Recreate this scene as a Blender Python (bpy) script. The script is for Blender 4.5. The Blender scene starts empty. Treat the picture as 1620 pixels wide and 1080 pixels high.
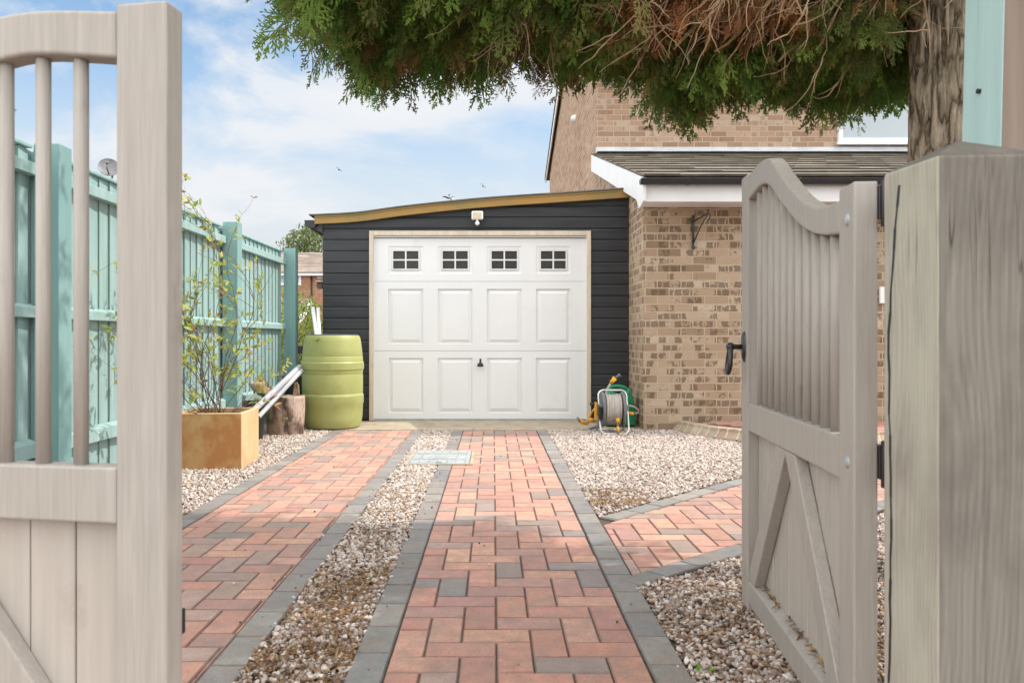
import bpy, math, random
import numpy as np
from mathutils import Matrix, Vector, noise as mnoise

random.seed(7)
rng = np.random.default_rng(11)
SC = bpy.context.scene
COL = SC.collection
R = math.radians

# ---------------------------------------------------------------- measuring
F, CX, HY, H = 1230.0, 780.0, 536.0, 0.87        # focal length, vanishing point and eye height taken off the photo
def wx(px, d): return (px - CX) / F * d
def wz(py, d): return H - (py - HY) / F * d

# ---------------------------------------------------------------- node helpers
def nmat(name):
    m = bpy.data.materials.new(name); m.use_nodes = True
    nt = m.node_tree; b = nt.nodes['Principled BSDF']
    return m, nt, b
def nd(nt, typ, **kw):
    n = nt.nodes.new(typ)
    for k, v in kw.items():
        if k.startswith('i_'):
            key = k[2:]; key = int(key) if key.isdigit() else key.replace('_', ' ')
            n.inputs[key].default_value = v
        else: setattr(n, k, v)
    return n
def c4(c): return (c[0], c[1], c[2], 1.0)
def ramp(nt, src, stops, interp='LINEAR'):
    r = nd(nt, 'ShaderNodeValToRGB'); r.color_ramp.interpolation = interp
    e = r.color_ramp.elements
    while len(e) < len(stops): e.new(0.5)
    for k, (p, c) in enumerate(stops):
        e[k].position = p; e[k].color = c4(c) if hasattr(c, '__len__') else (c, c, c, 1)
    nt.links.new(src, r.inputs[0]); return r.outputs[0]
def mix(nt, fac, a, b, mode='MIX'):
    m = nd(nt, 'ShaderNodeMix', data_type='RGBA', blend_type=mode)
    for s, v in ((0, fac), (6, a), (7, b)):
        if hasattr(v, 'default_value') or hasattr(v, 'is_linked'): nt.links.new(v, m.inputs[s])
        else: m.inputs[s].default_value = c4(v) if hasattr(v, '__len__') else v
    return m.outputs[2]
def coords(nt, kind='Object', scale=(1, 1, 1)):
    t = nd(nt, 'ShaderNodeTexCoord'); mp = nd(nt, 'ShaderNodeMapping')
    mp.inputs['Scale'].default_value = scale
    nt.links.new(t.outputs[kind], mp.inputs[0]); return mp.outputs[0]
def noise(nt, vec, scale, detail=4, rough=0.55, dist=0.0):
    n = nd(nt, 'ShaderNodeTexNoise'); n.inputs['Scale'].default_value = scale
    n.inputs['Detail'].default_value = detail; n.inputs['Roughness'].default_value = rough
    n.inputs['Distortion'].default_value = dist
    nt.links.new(vec, n.inputs['Vector']); return n.outputs['Fac']
def bump(nt, b, h, strength, dist=0.01, prev=None):
    bp = nd(nt, 'ShaderNodeBump'); bp.inputs['Strength'].default_value = strength
    bp.inputs['Distance'].default_value = dist
    nt.links.new(h, bp.inputs['Height'])
    if prev is not None: nt.links.new(prev, bp.inputs['Normal'])
    nt.links.new(bp.outputs[0], b.inputs['Normal']); return bp.outputs[0]

def surf(name, c1, c2, scale=6, rough=0.6, bmp=0.2, bscale=60, stretch=(1, 1, 1), attr=False,
         dirt=None, metal=0.0, spec=0.4, bdist=0.004, fine=None, spots=False):
    m, nt, b = nmat(name)
    v = coords(nt, 'Object', stretch)
    col = mix(nt, ramp(nt, noise(nt, v, scale, 5), [(0.3, 0.0), (0.7, 1.0)]), c1, c2)
    if attr:
        a = nd(nt, 'ShaderNodeAttribute', attribute_name='tone')
        col = mix(nt, 1.0, col, a.outputs['Color'], 'MULTIPLY')
    if spots:      # mottling inside each block, and pale grit
        col = mix(nt, ramp(nt, noise(nt, v, 13, 4, .6), [(0.42, 0.0), (0.66, 0.5)]), col, (0.33, 0.25, 0.21))
        col = mix(nt, ramp(nt, noise(nt, v, 210, 2), [(0.66, 0.0), (0.72, 0.55)]), col, (0.62, 0.55, 0.5))
    if fine:
        col = mix(nt, ramp(nt, noise(nt, v, fine[1], 3), [(0.35, 0.0), (0.75, fine[2])]), col, fine[0])
    if dirt:
        v2 = coords(nt, 'Object', stretch if len(dirt) < 5 else dirt[4])
        col = mix(nt, ramp(nt, noise(nt, v2, dirt[2], 6, 0.65), [(dirt[3], 0.0), (dirt[3] + 0.16, dirt[1])]), col, dirt[0])
    nt.links.new(col, b.inputs['Base Color'])
    b.inputs['Roughness'].default_value = rough; b.inputs['Metallic'].default_value = metal
    b.inputs['Specular IOR Level'].default_value = spec
    if bmp: bump(nt, b, noise(nt, v, bscale, 4), bmp, bdist)
    return m

def brick_mat(name, stops, mortar, blotch, bl_amount, bl_thr, rowh=0.0755, bw=0.2265, bmpst=1.0):
    m, nt, b = nmat(name)
    t = nd(nt, 'ShaderNodeTexCoord'); uv = t.outputs['UV']
    wv = nd(nt, 'ShaderNodeTexNoise'); wv.inputs['Scale'].default_value = 9; nt.links.new(uv, wv.inputs['Vector'])
    off = nd(nt, 'ShaderNodeVectorMath', operation='MULTIPLY_ADD')
    nt.links.new(wv.outputs['Color'], off.inputs[0]); off.inputs[1].default_value = (0.010, 0.007, 0); nt.links.new(uv, off.inputs[2])
    bk = nd(nt, 'ShaderNodeTexBrick'); nt.links.new(off.outputs[0], bk.inputs['Vector'])
    bk.inputs['Color1'].default_value = (0, 0, 0, 1); bk.inputs['Color2'].default_value = (1, 1, 1, 1)
    bk.inputs['Mortar'].default_value = (0.5, 0.5, 0.5, 1); bk.inputs['Scale'].default_value = 1
    bk.inputs['Mortar Size'].default_value = 0.0058; bk.inputs['Mortar Smooth'].default_value = 0.25
    bk.inputs['Brick Width'].default_value = bw; bk.inputs['Row Height'].default_value = rowh
    col = ramp(nt, bk.outputs['Color'], stops)
    gr = noise(nt, uv, 85, 5)
    col = mix(nt, ramp(nt, gr, [(0.3, 0.0), (0.8, 0.5)]), col, [x * 0.7 for x in stops[1][1]])
    b2 = nd(nt, 'ShaderNodeTexBrick'); w2 = nd(nt, 'ShaderNodeTexNoise'); w2.inputs['Scale'].default_value = 21; w2.inputs['Detail'].default_value = 3; nt.links.new(uv, w2.inputs['Vector'])
    of2 = nd(nt, 'ShaderNodeVectorMath', operation='MULTIPLY_ADD'); nt.links.new(w2.outputs['Color'], of2.inputs[0]); of2.inputs[1].default_value = (0.055, 0.022, 0); nt.links.new(off.outputs[0], of2.inputs[2])
    nt.links.new(of2.outputs[0], b2.inputs['Vector'])
    b2.inputs['Color1'].default_value = (0, 0, 0, 1); b2.inputs['Color2'].default_value = (1, 1, 1, 1); b2.inputs['Mortar'].default_value = (0, 0, 0, 1)
    b2.inputs['Scale'].default_value = 1; b2.inputs['Mortar Size'].default_value = 0.006; b2.inputs['Mortar Smooth'].default_value = 0.6
    b2.inputs['Brick Width'].default_value = bw / 3; b2.inputs['Row Height'].default_value = rowh
    jn = nd(nt, 'ShaderNodeMath', operation='MULTIPLY_ADD'); nt.links.new(noise(nt, uv, 24, 4), jn.inputs[0]); jn.inputs[1].default_value = 1.5
    dk = ramp(nt, bk.outputs['Color'], [(0.0, 0.0), (0.55, 0.10), (0.78, 0.28), (1.0, 0.42)]); nt.links.new(dk, jn.inputs[2])
    sm = nd(nt, 'ShaderNodeMath', operation='ADD'); nt.links.new(b2.outputs['Color'], sm.inputs[0]); nt.links.new(jn.outputs[0], sm.inputs[1])
    sc4 = nd(nt, 'ShaderNodeMath', operation='MULTIPLY'); nt.links.new(sm.outputs[0], sc4.inputs[0]); sc4.inputs[1].default_value = 0.4
    fine = ramp(nt, noise(nt, uv, 150, 3), [(0.36, 0.35), (0.6, 1.0)])
    blm2 = nd(nt, 'ShaderNodeMath', operation='MULTIPLY'); nt.links.new(ramp(nt, sc4.outputs[0], [(bl_thr, 0.0), (bl_thr + 0.07, bl_amount)]), blm2.inputs[0]); nt.links.new(fine, blm2.inputs[1])
    col = mix(nt, blm2.outputs[0], col, blotch)
    big = ramp(nt, noise(nt, uv, 0.9, 3), [(0.35, 0.0), (0.7, 0.25)])
    col = mix(nt, big, col, [x * 0.75 for x in stops[0][1]])
    col = mix(nt, bk.outputs['Fac'], col, mortar)
    nt.links.new(col, b.inputs['Base Color']); b.inputs['Roughness'].default_value = 0.9
    b.inputs['Specular IOR Level'].default_value = 0.2
    inv = nd(nt, 'ShaderNodeMath', operation='MULTIPLY_ADD'); nt.links.new(bk.outputs['Fac'], inv.inputs[0])
    inv.inputs[1].default_value = -1.0; nt.links.new(gr, inv.inputs[2])
    bump(nt, b, inv.outputs[0], bmpst, 0.008)
    return m

# ---------------------------------------------------------------- mesh builder
ROOTM = {}
class MB:
    def __init__(s): s.v = []; s.f = []; s.sm = []; s.tone = []; s.mi = []; s.cur = (1, 1, 1); s.cmi = 0
    def add(s, vs, fs, smooth=False):
        o = len(s.v); s.v += [tuple(v) for v in vs]
        for f in fs:
            s.f.append([i + o for i in f]); s.sm.append(smooth); s.tone.append(s.cur); s.mi.append(s.cmi)
    def box(s, x0, x1, y0, y1, z0, z1, M=None):
        vs = [Vector((x, y, z)) for z in (z0, z1) for x, y in ((x0, y0), (x1, y0), (x1, y1), (x0, y1))]
        if M is not None: vs = [M @ v for v in vs]
        s.add(vs, [(3, 2, 1, 0), (4, 5, 6, 7), (0, 1, 5, 4), (1, 2, 6, 5), (2, 3, 7, 6), (3, 0, 4, 7)])
    def obox(s, c, dx, dy, dz, M):
        T = Matrix.Translation(Vector(c)) @ M.to_4x4()
        s.box(-dx / 2, dx / 2, -dy / 2, dy / 2, -dz / 2, dz / 2, T)
    def prism(s, poly, axis, a, b):
        # poly is 2D, extruded along axis: 'y' -> (x,z), 'x' -> (y,z), 'z' -> (x,y)
        def P(p, t): return {'y': (p[0], t, p[1]), 'x': (t, p[0], p[1]), 'z': (p[0], p[1], t)}[axis]
        n = len(poly); vs = [P(p, a) for p in poly] + [P(p, b) for p in poly]
        area = sum(poly[i][0] * poly[(i + 1) % n][1] - poly[(i + 1) % n][0] * poly[i][1] for i in range(n))
        fs = [tuple(range(n - 1, -1, -1)), tuple(range(n, 2 * n))] + [(i, (i + 1) % n, n + (i + 1) % n, n + i) for i in range(n)]
        flip = (area < 0) ^ (axis == 'y') ^ (b < a)
        if flip: fs = [tuple(reversed(f)) for f in fs]
        s.add(vs, fs)
    def tube(s, pts, r, n=8, caps=True, smooth=True):
        pts = [Vector(p) for p in pts]; rs = r if hasattr(r, '__len__') else [r] * len(pts)
        vs = []; up = None
        for i, p in enumerate(pts):
            d = (pts[min(i + 1, len(pts) - 1)] - pts[max(i - 1, 0)])
            if d.length < 1e-9: d = Vector((0, 0, 1))
            d.normalize()
            if up is None: up = Vector((0, 0, 1)) if abs(d.z) < 0.9 else Vector((1, 0, 0))
            a = d.cross(up)
            if a.length < 1e-6: a = d.orthogonal()
            a.normalize(); b = d.cross(a); up = -b if False else up
            up = b.cross(d) if False else (a.cross(d))
            for k in range(n):
                t = 2 * math.pi * k / n
                vs.append(p + (a * math.cos(t) + b * math.sin(t)) * rs[i])
        fs = []
        for i in range(len(pts) - 1):
            for k in range(n):
                fs.append((i * n + k, i * n + (k + 1) % n, (i + 1) * n + (k + 1) % n, (i + 1) * n + k))
        s.add(vs, fs, smooth)
        if caps:
            o = len(s.v) - len(vs); L = (len(pts) - 1) * n
            s.f.append([o + k for k in range(n - 1, -1, -1)]); s.f.append([o + L + k for k in range(n)])
            s.sm += [False] * 2; s.tone += [s.cur] * 2; s.mi += [s.cmi] * 2
    def lathe(s, prof, c, n=48, M=None, smooth=True):
        vs = []; groups = [[prof[0]]]
        for i in range(1, len(prof)):     # hard edges where the profile turns sharply
            groups[-1].append(prof[i])
            if i < len(prof) - 1:
                a = math.atan2(prof[i][1] - prof[i-1][1], prof[i][0] - prof[i-1][0]); b = math.atan2(prof[i+1][1] - prof[i][1], prof[i+1][0] - prof[i][0])
                if abs((a - b + math.pi) % (2 * math.pi) - math.pi) > 0.45: groups.append([prof[i]])
        if len(groups) > 1:
            for g_ in groups: s.lathe(g_, c, n, M, smooth) if len(g_) == 2 or True else None
            return
        for r, z in prof:
            for k in range(n):
                t = 2 * math.pi * k / n; v = Vector((r * math.cos(t), r * math.sin(t), z))
                if M is not None: v = M @ v
                vs.append(v + Vector(c))
        fs = [(i * n + k, i * n + (k + 1) % n, (i + 1) * n + (k + 1) % n, (i + 1) * n + k) for i in range(len(prof) - 1) for k in range(n)]
        s.add(vs, fs, smooth)
    def ball(s, c, r, n=12, m=8, sc=(1, 1, 1)):
        prof = []
        vs = []; c = Vector(c)
        for i in range(m + 1):
            th = math.pi * i / m
            for k in range(n):
                ph = 2 * math.pi * k / n
                vs.append(c + Vector((r * sc[0] * math.sin(th) * math.cos(ph), r * sc[1] * math.sin(th) * math.sin(ph), -r * sc[2] * math.cos(th))))
        s.add(vs, [(i * n + k, i * n + (k + 1) % n, (i + 1) * n + (k + 1) % n, (i + 1) * n + k) for i in range(m) for k in range(n)], True)
    def build(s, name, mat, parent=None, bevel=0.0, local=False, seg=2):
        vs = s.v
        if parent is not None and not local:
            inv = ROOTM.get(parent.name, Matrix()).inverted()
            vs = [inv @ Vector(v) for v in vs]
        me = bpy.data.meshes.new(name); me.from_pydata([tuple(v) for v in vs], [], s.f)
        me.polygons.foreach_set('use_smooth', s.sm)
        mats = mat if isinstance(mat, (list, tuple)) else [mat]
        for m in mats: me.materials.append(m)
        if len(mats) > 1: me.polygons.foreach_set('material_index', s.mi)
        # box-projected UVs in metres, and a tone colour for each face
        nl = len(me.loops); co = np.empty(len(me.vertices) * 3, 'f'); me.vertices.foreach_get('co', co); co = co.reshape(-1, 3)
        vi = np.empty(nl, 'i'); me.loops.foreach_get('vertex_index', vi)
        ls = np.empty(len(me.polygons), 'i'); me.polygons.foreach_get('loop_total', ls)
        nr = np.empty(len(me.polygons) * 3, 'f'); me.polygons.foreach_get('normal', nr); nr = np.abs(nr.reshape(-1, 3))
        ax = np.repeat(nr.argmax(1), ls); p = co[vi]
        uv = np.where((ax == 0)[:, None], p[:, [1, 2]], np.where((ax == 1)[:, None], p[:, [0, 2]], p[:, [0, 1]]))
        me.uv_layers.new(name='UVMap').data.foreach_set('uv', uv.astype('f').ravel())
        tn = np.ones((nl, 4), 'f'); tn[:, :3] = np.repeat(np.array(s.tone, 'f').reshape(-1, 3), ls, axis=0)
        me.color_attributes.new('tone', 'FLOAT_COLOR', 'CORNER').data.foreach_set('color', tn.ravel())
        me.update()
        o = bpy.data.objects.new(name, me); COL.objects.link(o)
        if parent is not None:
            o.parent = parent; ROOTM[o.name] = ROOTM.get(parent.name, Matrix())
        if bevel:
            b = o.modifiers.new('bevel', 'BEVEL'); b.width = bevel; b.segments = seg; b.limit_method = 'ANGLE'; b.angle_limit = R(35)
        return o

def tag(o, label=None, cat=None, group=None, kind=None):
    if label: o['label'] = label
    if cat: o['category'] = cat
    if group: o['group'] = group
    if kind: o['kind'] = kind
    return o
def thing(name, loc, label, cat, rotz=0.0, group=None):
    o = bpy.data.objects.new(name, None); COL.objects.link(o)
    o.location = loc; o.rotation_euler = (0, 0, rotz); o.empty_display_size = 0.1
    ROOTM[o.name] = Matrix.Translation(Vector(loc)) @ Matrix.Rotation(rotz, 4, 'Z')
    return tag(o, label, cat, group)

def np_mesh(name, V, Fc, mat, tone=None, smooth=False, parent=None):
    """mesh from numpy: V (n,3), Fc (m,k) with k corners for every face; tone (n,3) per vertex"""
    if parent is not None:
        inv = np.array(ROOTM.get(parent.name, Matrix()).inverted()); V = V @ inv[:3, :3].T + inv[:3, 3]
    me = bpy.data.meshes.new(name); m, k = Fc.shape
    me.vertices.add(len(V)); me.vertices.foreach_set('co', V.astype('f').ravel())
    me.loops.add(m * k); me.loops.foreach_set('vertex_index', Fc.astype('i').ravel())
    me.polygons.add(m); me.polygons.foreach_set('loop_start', np.arange(0, m * k, k, dtype='i'))
    me.polygons.foreach_set('use_smooth', np.full(m, smooth))
    me.update(calc_edges=True)
    if tone is not None:
        t = np.ones((len(V), 4), 'f'); t[:, :3] = tone
        me.color_attributes.new('tone', 'FLOAT_COLOR', 'POINT').data.foreach_set('color', t.ravel())
    me.materials.append(mat)
    o = bpy.data.objects.new(name, me); COL.objects.link(o)
    if parent is not None: o.parent = parent; ROOTM[o.name] = ROOTM.get(parent.name, Matrix())
    return o

def rotmats(a, b, c):
    ca, sa, cb, sb, cc, sc = np.cos(a), np.sin(a), np.cos(b), np.sin(b), np.cos(c), np.sin(c)
    z = np.zeros_like(a); o = np.ones_like(a)
    Z = np.stack([np.stack([ca, -sa, z], -1), np.stack([sa, ca, z], -1), np.stack([z, z, o], -1)], -2)
    Y = np.stack([np.stack([cb, z, sb], -1), np.stack([z, o, z], -1), np.stack([-sb, z, cb], -1)], -2)
    X = np.stack([np.stack([o, z, z], -1), np.stack([z, cc, -sc], -1), np.stack([z, sc, cc], -1)], -2)
    return Z @ Y @ X
def scatter(templ, Rm, S, T):
    """templ list of (V,F); one chosen for each instance; returns V, F, instance index of each vertex"""
    Vs, Fs, Is = [], [], []; off = 0; n = len(T); pick = rng.integers(0, len(templ), n)
    for k, (tv, tf) in enumerate(templ):
        idx = np.nonzero(pick == k)[0]
        if len(idx) == 0: continue
        v = np.einsum('nij,nkj->nki', Rm[idx], tv[None] * S[idx][:, None, :]) + T[idx][:, None, :]
        f = tf[None] + (np.arange(len(idx)) * len(tv))[:, None, None] + off
        Vs.append(v.reshape(-1, 3)); Fs.append(f.reshape(-1, tf.shape[1])); Is.append(np.repeat(idx, len(tv))); off += len(idx) * len(tv)
    return np.concatenate(Vs), np.concatenate(Fs), np.concatenate(Is)
def in_poly(P, poly):
    x, y = P[:, 0], P[:, 1]; ins = np.zeros(len(P), bool); n = len(poly)
    for i in range(n):
        (x1, y1), (x2, y2) = poly[i], poly[(i + 1) % n]
        if y1 == y2: continue
        c = ((y1 > y) != (y2 > y)) & (x < (x2 - x1) * (y - y1) / (y2 - y1) + x1); ins ^= c
    return ins

# ---------------------------------------------------------------- materials
M = {}
M['gate'] = surf('greige_gate_paint', (0.375, 0.342, 0.305), (0.445, 0.408, 0.366), 5, 0.5, 0.3, 22, (14, 14, 0.6),
                 dirt=((0.17, 0.14, 0.11), 0.6, 6.5, 0.62, (1, 1, .6)), fine=((0.27, 0.24, 0.205), 14, 0.4), bdist=0.003)
M['gate_board'] = surf('greige_board_paint', (0.42, 0.38, 0.335), (0.49, 0.445, 0.395), 4, 0.55, 0.3, 22, (14, 14, 0.6),
                 dirt=((0.22, 0.17, 0.12), 0.5, 4.0, 0.62, (1, 1, 1)), bdist=0.003)
M['teal'] = surf('teal_fence_paint', (0.275, 0.415, 0.40), (0.36, 0.50, 0.48), 3, 0.7, 0.25, 18, (7, 7, 0.5), attr=True,
                 dirt=((0.21, 0.345, 0.33), 0.55, 5, 0.56), bdist=0.003)
M['teal_post'] = surf('teal_post_paint', (0.19, 0.345, 0.335), (0.25, 0.41, 0.395), 3, 0.7, 0.25, 16, (7, 7, 0.5),
                 dirt=((0.14, 0.27, 0.26), 0.5, 4, 0.62), bdist=0.003)
M['gap_shade'] = surf('board_gap_shade', (0.045, 0.036, 0.028), (0.08, 0.06, 0.045), 6, 0.9, 0.1, 30)
M['metal_black'] = surf('black_ironwork', (0.012, 0.012, 0.013), (0.03, 0.03, 0.03), 30, 0.35, 0.15, 80, spec=0.6)
M['galv'] = surf('galvanised_steel', (0.30, 0.33, 0.34), (0.46, 0.48, 0.48), 9, 0.6, 0.15, 90, dirt=((0.32, 0.27, 0.2), 0.7, 6, 0.55), metal=0.25)
M['steel'] = surf('bright_steel_tube', (0.6, 0.6, 0.6), (0.7, 0.7, 0.7), 20, 0.3, 0, metal=0.7)
M['clad'] = surf('charcoal_cladding_paint', (0.024, 0.026, 0.030), (0.043, 0.045, 0.050), 3, 0.5, 0.2, 14, (0.7, 7, 7),
                 dirt=((0.10, 0.10, 0.105), 0.6, 3.0, 0.62, (0.5, 1, 3)), bdist=0.003)
M['dark_trim'] = surf('dark_grey_trim', (0.03, 0.03, 0.034), (0.05, 0.05, 0.055), 6, 0.5, 0.1, 40)
M['cream'] = surf('cream_timber_frame', (0.58, 0.49, 0.38), (0.70, 0.61, 0.49), 4, 0.65, 0.2, 20, (6, 6, 0.7),
                 dirt=((0.30, 0.2, 0.11), 0.7, 3.5, 0.6, (1, 1, 1)))
M['door_white'] = surf('white_steel_door', (0.76, 0.77, 0.78), (0.80, 0.81, 0.81), 2, 0.42, 0.05, 160,
                 dirt=((0.62, 0.6, 0.56), 0.35, 2.2, 0.6))
M['white'] = surf('white_board_paint', (0.76, 0.77, 0.78), (0.84, 0.84, 0.84), 3, 0.45, 0.05, 50, dirt=((0.52, 0.5, 0.46), 0.4, 3, 0.62))
M['pane_dark'] = surf('smoked_glazing', (0.035, 0.032, 0.032), (0.06, 0.055, 0.053), 60, 0.25, 0.4, 260)
M['verge'] = surf('green_stained_verge_board', (0.42, 0.23, 0.06), (0.30, 0.20, 0.075), 2.2, 0.7, 0.25, 20, (1, 7, 7),
                 dirt=((0.19, 0.18, 0.07), 0.8, 1.6, 0.5, (0.6, 1, 1)))
M['felt'] = surf('grey_roof_felt', (0.10, 0.095, 0.09), (0.17, 0.16, 0.14), 5, 0.9, 0.3, 120)
M['mortar'] = surf('sandy_mortar', (0.55, 0.45, 0.31), (0.66, 0.56, 0.41), 20, 0.9, 0.2, 90)
M['concrete'] = surf('concrete_sill', (0.34, 0.28, 0.2), (0.46, 0.39, 0.3), 5, 0.9, 0.5, 90, dirt=((0.17, 0.13, 0.08), 0.8, 7, 0.55))
M['soil'] = surf('soil', (0.075, 0.05, 0.032), (0.13, 0.09, 0.06), 14, 0.95, 0.8, 40, bdist=0.01)
M['bed'] = surf('gravel_bed_dirt', (0.10, 0.075, 0.055), (0.22, 0.17, 0.13), 40, 0.95, 0.8, 90, bdist=0.01)
M['joint'] = surf('paving_joint_sand', (0.05, 0.038, 0.029), (0.13, 0.10, 0.072), 50, 0.95, 0.5, 200)
M['paver'] = surf('clay_pavers', (0.84, 0.82, 0.82), (1.08, 1.06, 1.05), 22, 0.85, 0.7, 260, attr=True, spots=True,
                 fine=((0.20, 0.16, 0.14), 120, 0.45), dirt=((0.20, 0.165, 0.14), 0.55, 4.5, 0.55), bdist=0.002, spec=0.25)
M['stone'] = surf('gravel_stones', (0.8, 0.8, 0.8), (1, 1, 1), 160, 0.8, 0, attr=True, spec=0.25)
M['litter'] = surf('dry_litter', (0.8, 0.8, 0.8), (1, 1, 1), 60, 0.9, 0, attr=True, spec=0.1)
M['brick'] = brick_mat('buff_rustic_brick', [(0.0, (0.24, 0.165, 0.105)), (0.22, (0.43, 0.31, 0.21)), (0.65, (0.53, 0.40, 0.29)), (1.0, (0.62, 0.51, 0.385))],
                 (0.53, 0.42, 0.30), (0.105, 0.065, 0.042), 0.97, 0.56)
M['brick_up'] = brick_mat('pinkish_brick', [(0.0, (0.30, 0.19, 0.125)), (0.3, (0.43, 0.28, 0.19)), (0.65, (0.50, 0.345, 0.245)), (1.0, (0.55, 0.44, 0.345))],
                 (0.56, 0.44, 0.32), (0.22, 0.135, 0.095), 0.7, 0.66)
M['brick_far'] = brick_mat('orange_brick', [(0.0, (0.32, 0.16, 0.09)), (0.4, (0.40, 0.21, 0.125)), (0.7, (0.45, 0.25, 0.16)), (1.0, (0.5, 0.3, 0.2))],
                 (0.4, 0.29, 0.2), (0.22, 0.12, 0.08), 0.5, 0.74)
M['tile'] = surf('mossy_concrete_tiles', (0.085, 0.072, 0.06), (0.15, 0.13, 0.11), 7, 0.9, 0.5, 90, attr=True,
                 dirt=((0.24, 0.22, 0.18), 0.35, 16, 0.6), fine=((0.07, 0.065, 0.03), 30, 0.4))
M['tile_far'] = surf('brown_roof_tiles', (0.20, 0.155, 0.125), (0.30, 0.245, 0.205), 1.5, 0.9, 0.2, 9, attr=True)
M['lead'] = surf('lead_flashing', (0.44, 0.47, 0.50), (0.62, 0.64, 0.66), 5, 0.5, 0.15, 25, dirt=((0.3, 0.3, 0.29), 0.5, 6, 0.6))
M['gutter'] = surf('black_gutter_plastic', (0.018, 0.02, 0.024), (0.03, 0.033, 0.04), 10, 0.35, 0, spec=0.5)
M['butt'] = surf('lime_green_plastic', (0.315, 0.335, 0.11), (0.385, 0.40, 0.15), 3, 0.42, 0.06, 60,
                 dirt=((0.24, 0.25, 0.09), 0.6, 4, 0.57, (1, 1, 0.6)))
M['butt_lid'] = surf('dark_grey_lid', (0.05, 0.05, 0.06), (0.09, 0.09, 0.1), 6, 0.5, 0.1, 50)
M['terra'] = surf('ochre_planter', (0.57, 0.35, 0.16), (0.67, 0.48, 0.27), 4, 0.8, 0.25, 60, (1, 1, 0.6),
                 dirt=((0.46, 0.20, 0.06), 0.6, 3.2, 0.55, (1, 1, 1.5)), fine=((0.66, 0.52, 0.33), 11, 0.5))
M['terra_stained_shaded'] = surf('ochre_planter_stained_shaded', (0.52, 0.29, 0.11), (0.62, 0.40, 0.19), 4, 0.8, 0.25, 60, (1, 1, 0.6),
                 dirt=((0.44, 0.18, 0.05), 0.85, 4.2, 0.40, (1, 1, .8)), fine=((0.60, 0.43, 0.24), 9, 0.5))  # front copy: orange staining, with the shaded side darkened into the colour
M['stem'] = surf('shrub_stem', (0.10, 0.06, 0.05), (0.17, 0.11, 0.085), 12, 0.8, 0.2, 60)
def leaf_mat(name, trans=0.35, rough=0.5):
    m, nt, b = nmat(name)
    a = nd(nt, 'ShaderNodeAttribute', attribute_name='tone')
    nt.links.new(a.outputs['Color'], b.inputs['Base Color']); b.inputs['Roughness'].default_value = rough
    b.inputs['Specular IOR Level'].default_value = 0.25
    t = nd(nt, 'ShaderNodeBsdfTranslucent'); nt.links.new(a.outputs['Color'], t.inputs['Color'])
    mx = nd(nt, 'ShaderNodeMixShader'); mx.inputs[0].default_value = trans
    nt.links.new(b.outputs[0], mx.inputs[1]); nt.links.new(t.outputs[0], mx.inputs[2])
    nt.links.new(mx.outputs[0], nt.nodes['Material Output'].inputs['Surface']); return m
M['leaf'] = leaf_mat('shrub_leaves', 0.45)
M['conifer'] = leaf_mat('conifer_sprays', 0.4, 0.6)
M['bark'] = surf('conifer_bark', (0.30, 0.235, 0.17), (0.50, 0.415, 0.32), 5, 0.95, 0.6, 30, (3, 3, 0.5),
                 dirt=((0.13, 0.095, 0.07), 0.8, 6, 0.55, (3, 3, 0.4)), bdist=0.015)
def bark_mat(name):
    m, nt, b = nmat(name); v = coords(nt, 'Object', (17, 17, 5.5))
    n1 = nd(nt, 'ShaderNodeTexNoise'); n1.inputs['Scale'].default_value = 1.1; n1.inputs['Detail'].default_value = 4; nt.links.new(v, n1.inputs['Vector'])
    w = nd(nt, 'ShaderNodeVectorMath', operation='MULTIPLY_ADD'); nt.links.new(n1.outputs['Color'], w.inputs[0]); w.inputs[1].default_value = (1.5, 1.5, 1.2); nt.links.new(v, w.inputs[2])
    vo = nd(nt, 'ShaderNodeTexVoronoi', feature='DISTANCE_TO_EDGE'); vo.inputs['Scale'].default_value = 1.0; nt.links.new(w.outputs[0], vo.inputs['Vector'])
    plate = ramp(nt, vo.outputs['Distance'], [(0.0, 0.0), (0.10, 0.55), (0.32, 1.0)])
    gr = noise(nt, coords(nt, 'Object', (60, 60, 22)), 1.6, 6, .65)
    col = mix(nt, ramp(nt, gr, [(.3, 0.0), (.7, 1.0)]), (0.37, 0.29, 0.21), (0.62, 0.52, 0.40))
    col = mix(nt, plate, (0.15, 0.105, 0.072), col)
    col = mix(nt, ramp(nt, noise(nt, coords(nt, 'Object', (5, 5, 2)), 1.3, 3), [(.5, 0.0), (.7, .4)]), col, (0.33, 0.31, 0.20))
    nt.links.new(col, b.inputs['Base Color']); b.inputs['Roughness'].default_value = .95; b.inputs['Specular IOR Level'].default_value = .15
    h = nd(nt, 'ShaderNodeMath', operation='MULTIPLY_ADD'); nt.links.new(gr, h.inputs[0]); h.inputs[1].default_value = .45; nt.links.new(plate, h.inputs[2])
    bump(nt, b, h.outputs[0], 1.0, .014); return m
M['bark'] = bark_mat('ridged_bark')
M['twig'] = surf('dead_twigs', (0.44, 0.29, 0.17), (0.62, 0.46, 0.30), 9, 0.9, 0.2, 60)
M['moss_limb'] = surf('mossy_limb_bark', (0.30, 0.29, 0.10), (0.46, 0.36, 0.19), 7, 0.95, 0.3, 60)
M['stump'] = surf('stripped_log', (0.27, 0.165, 0.09), (0.46, 0.31, 0.19), 2.2, 0.9, 0.8, 14, (4, 4, 0.7),
                 dirt=((0.085, 0.048, 0.03), 0.95, 9, 0.45, (1, 1, .6)), fine=((0.52, 0.42, 0.38), 1.5, 0.95), bdist=0.012)
M['pipe_grey'] = surf('grey_plastic_pipe', (0.34, 0.35, 0.37), (0.45, 0.46, 0.48), 4, 0.5, 0.05, 40, dirt=((0.28, 0.26, 0.23), 0.5, 6, 0.58))
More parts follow.
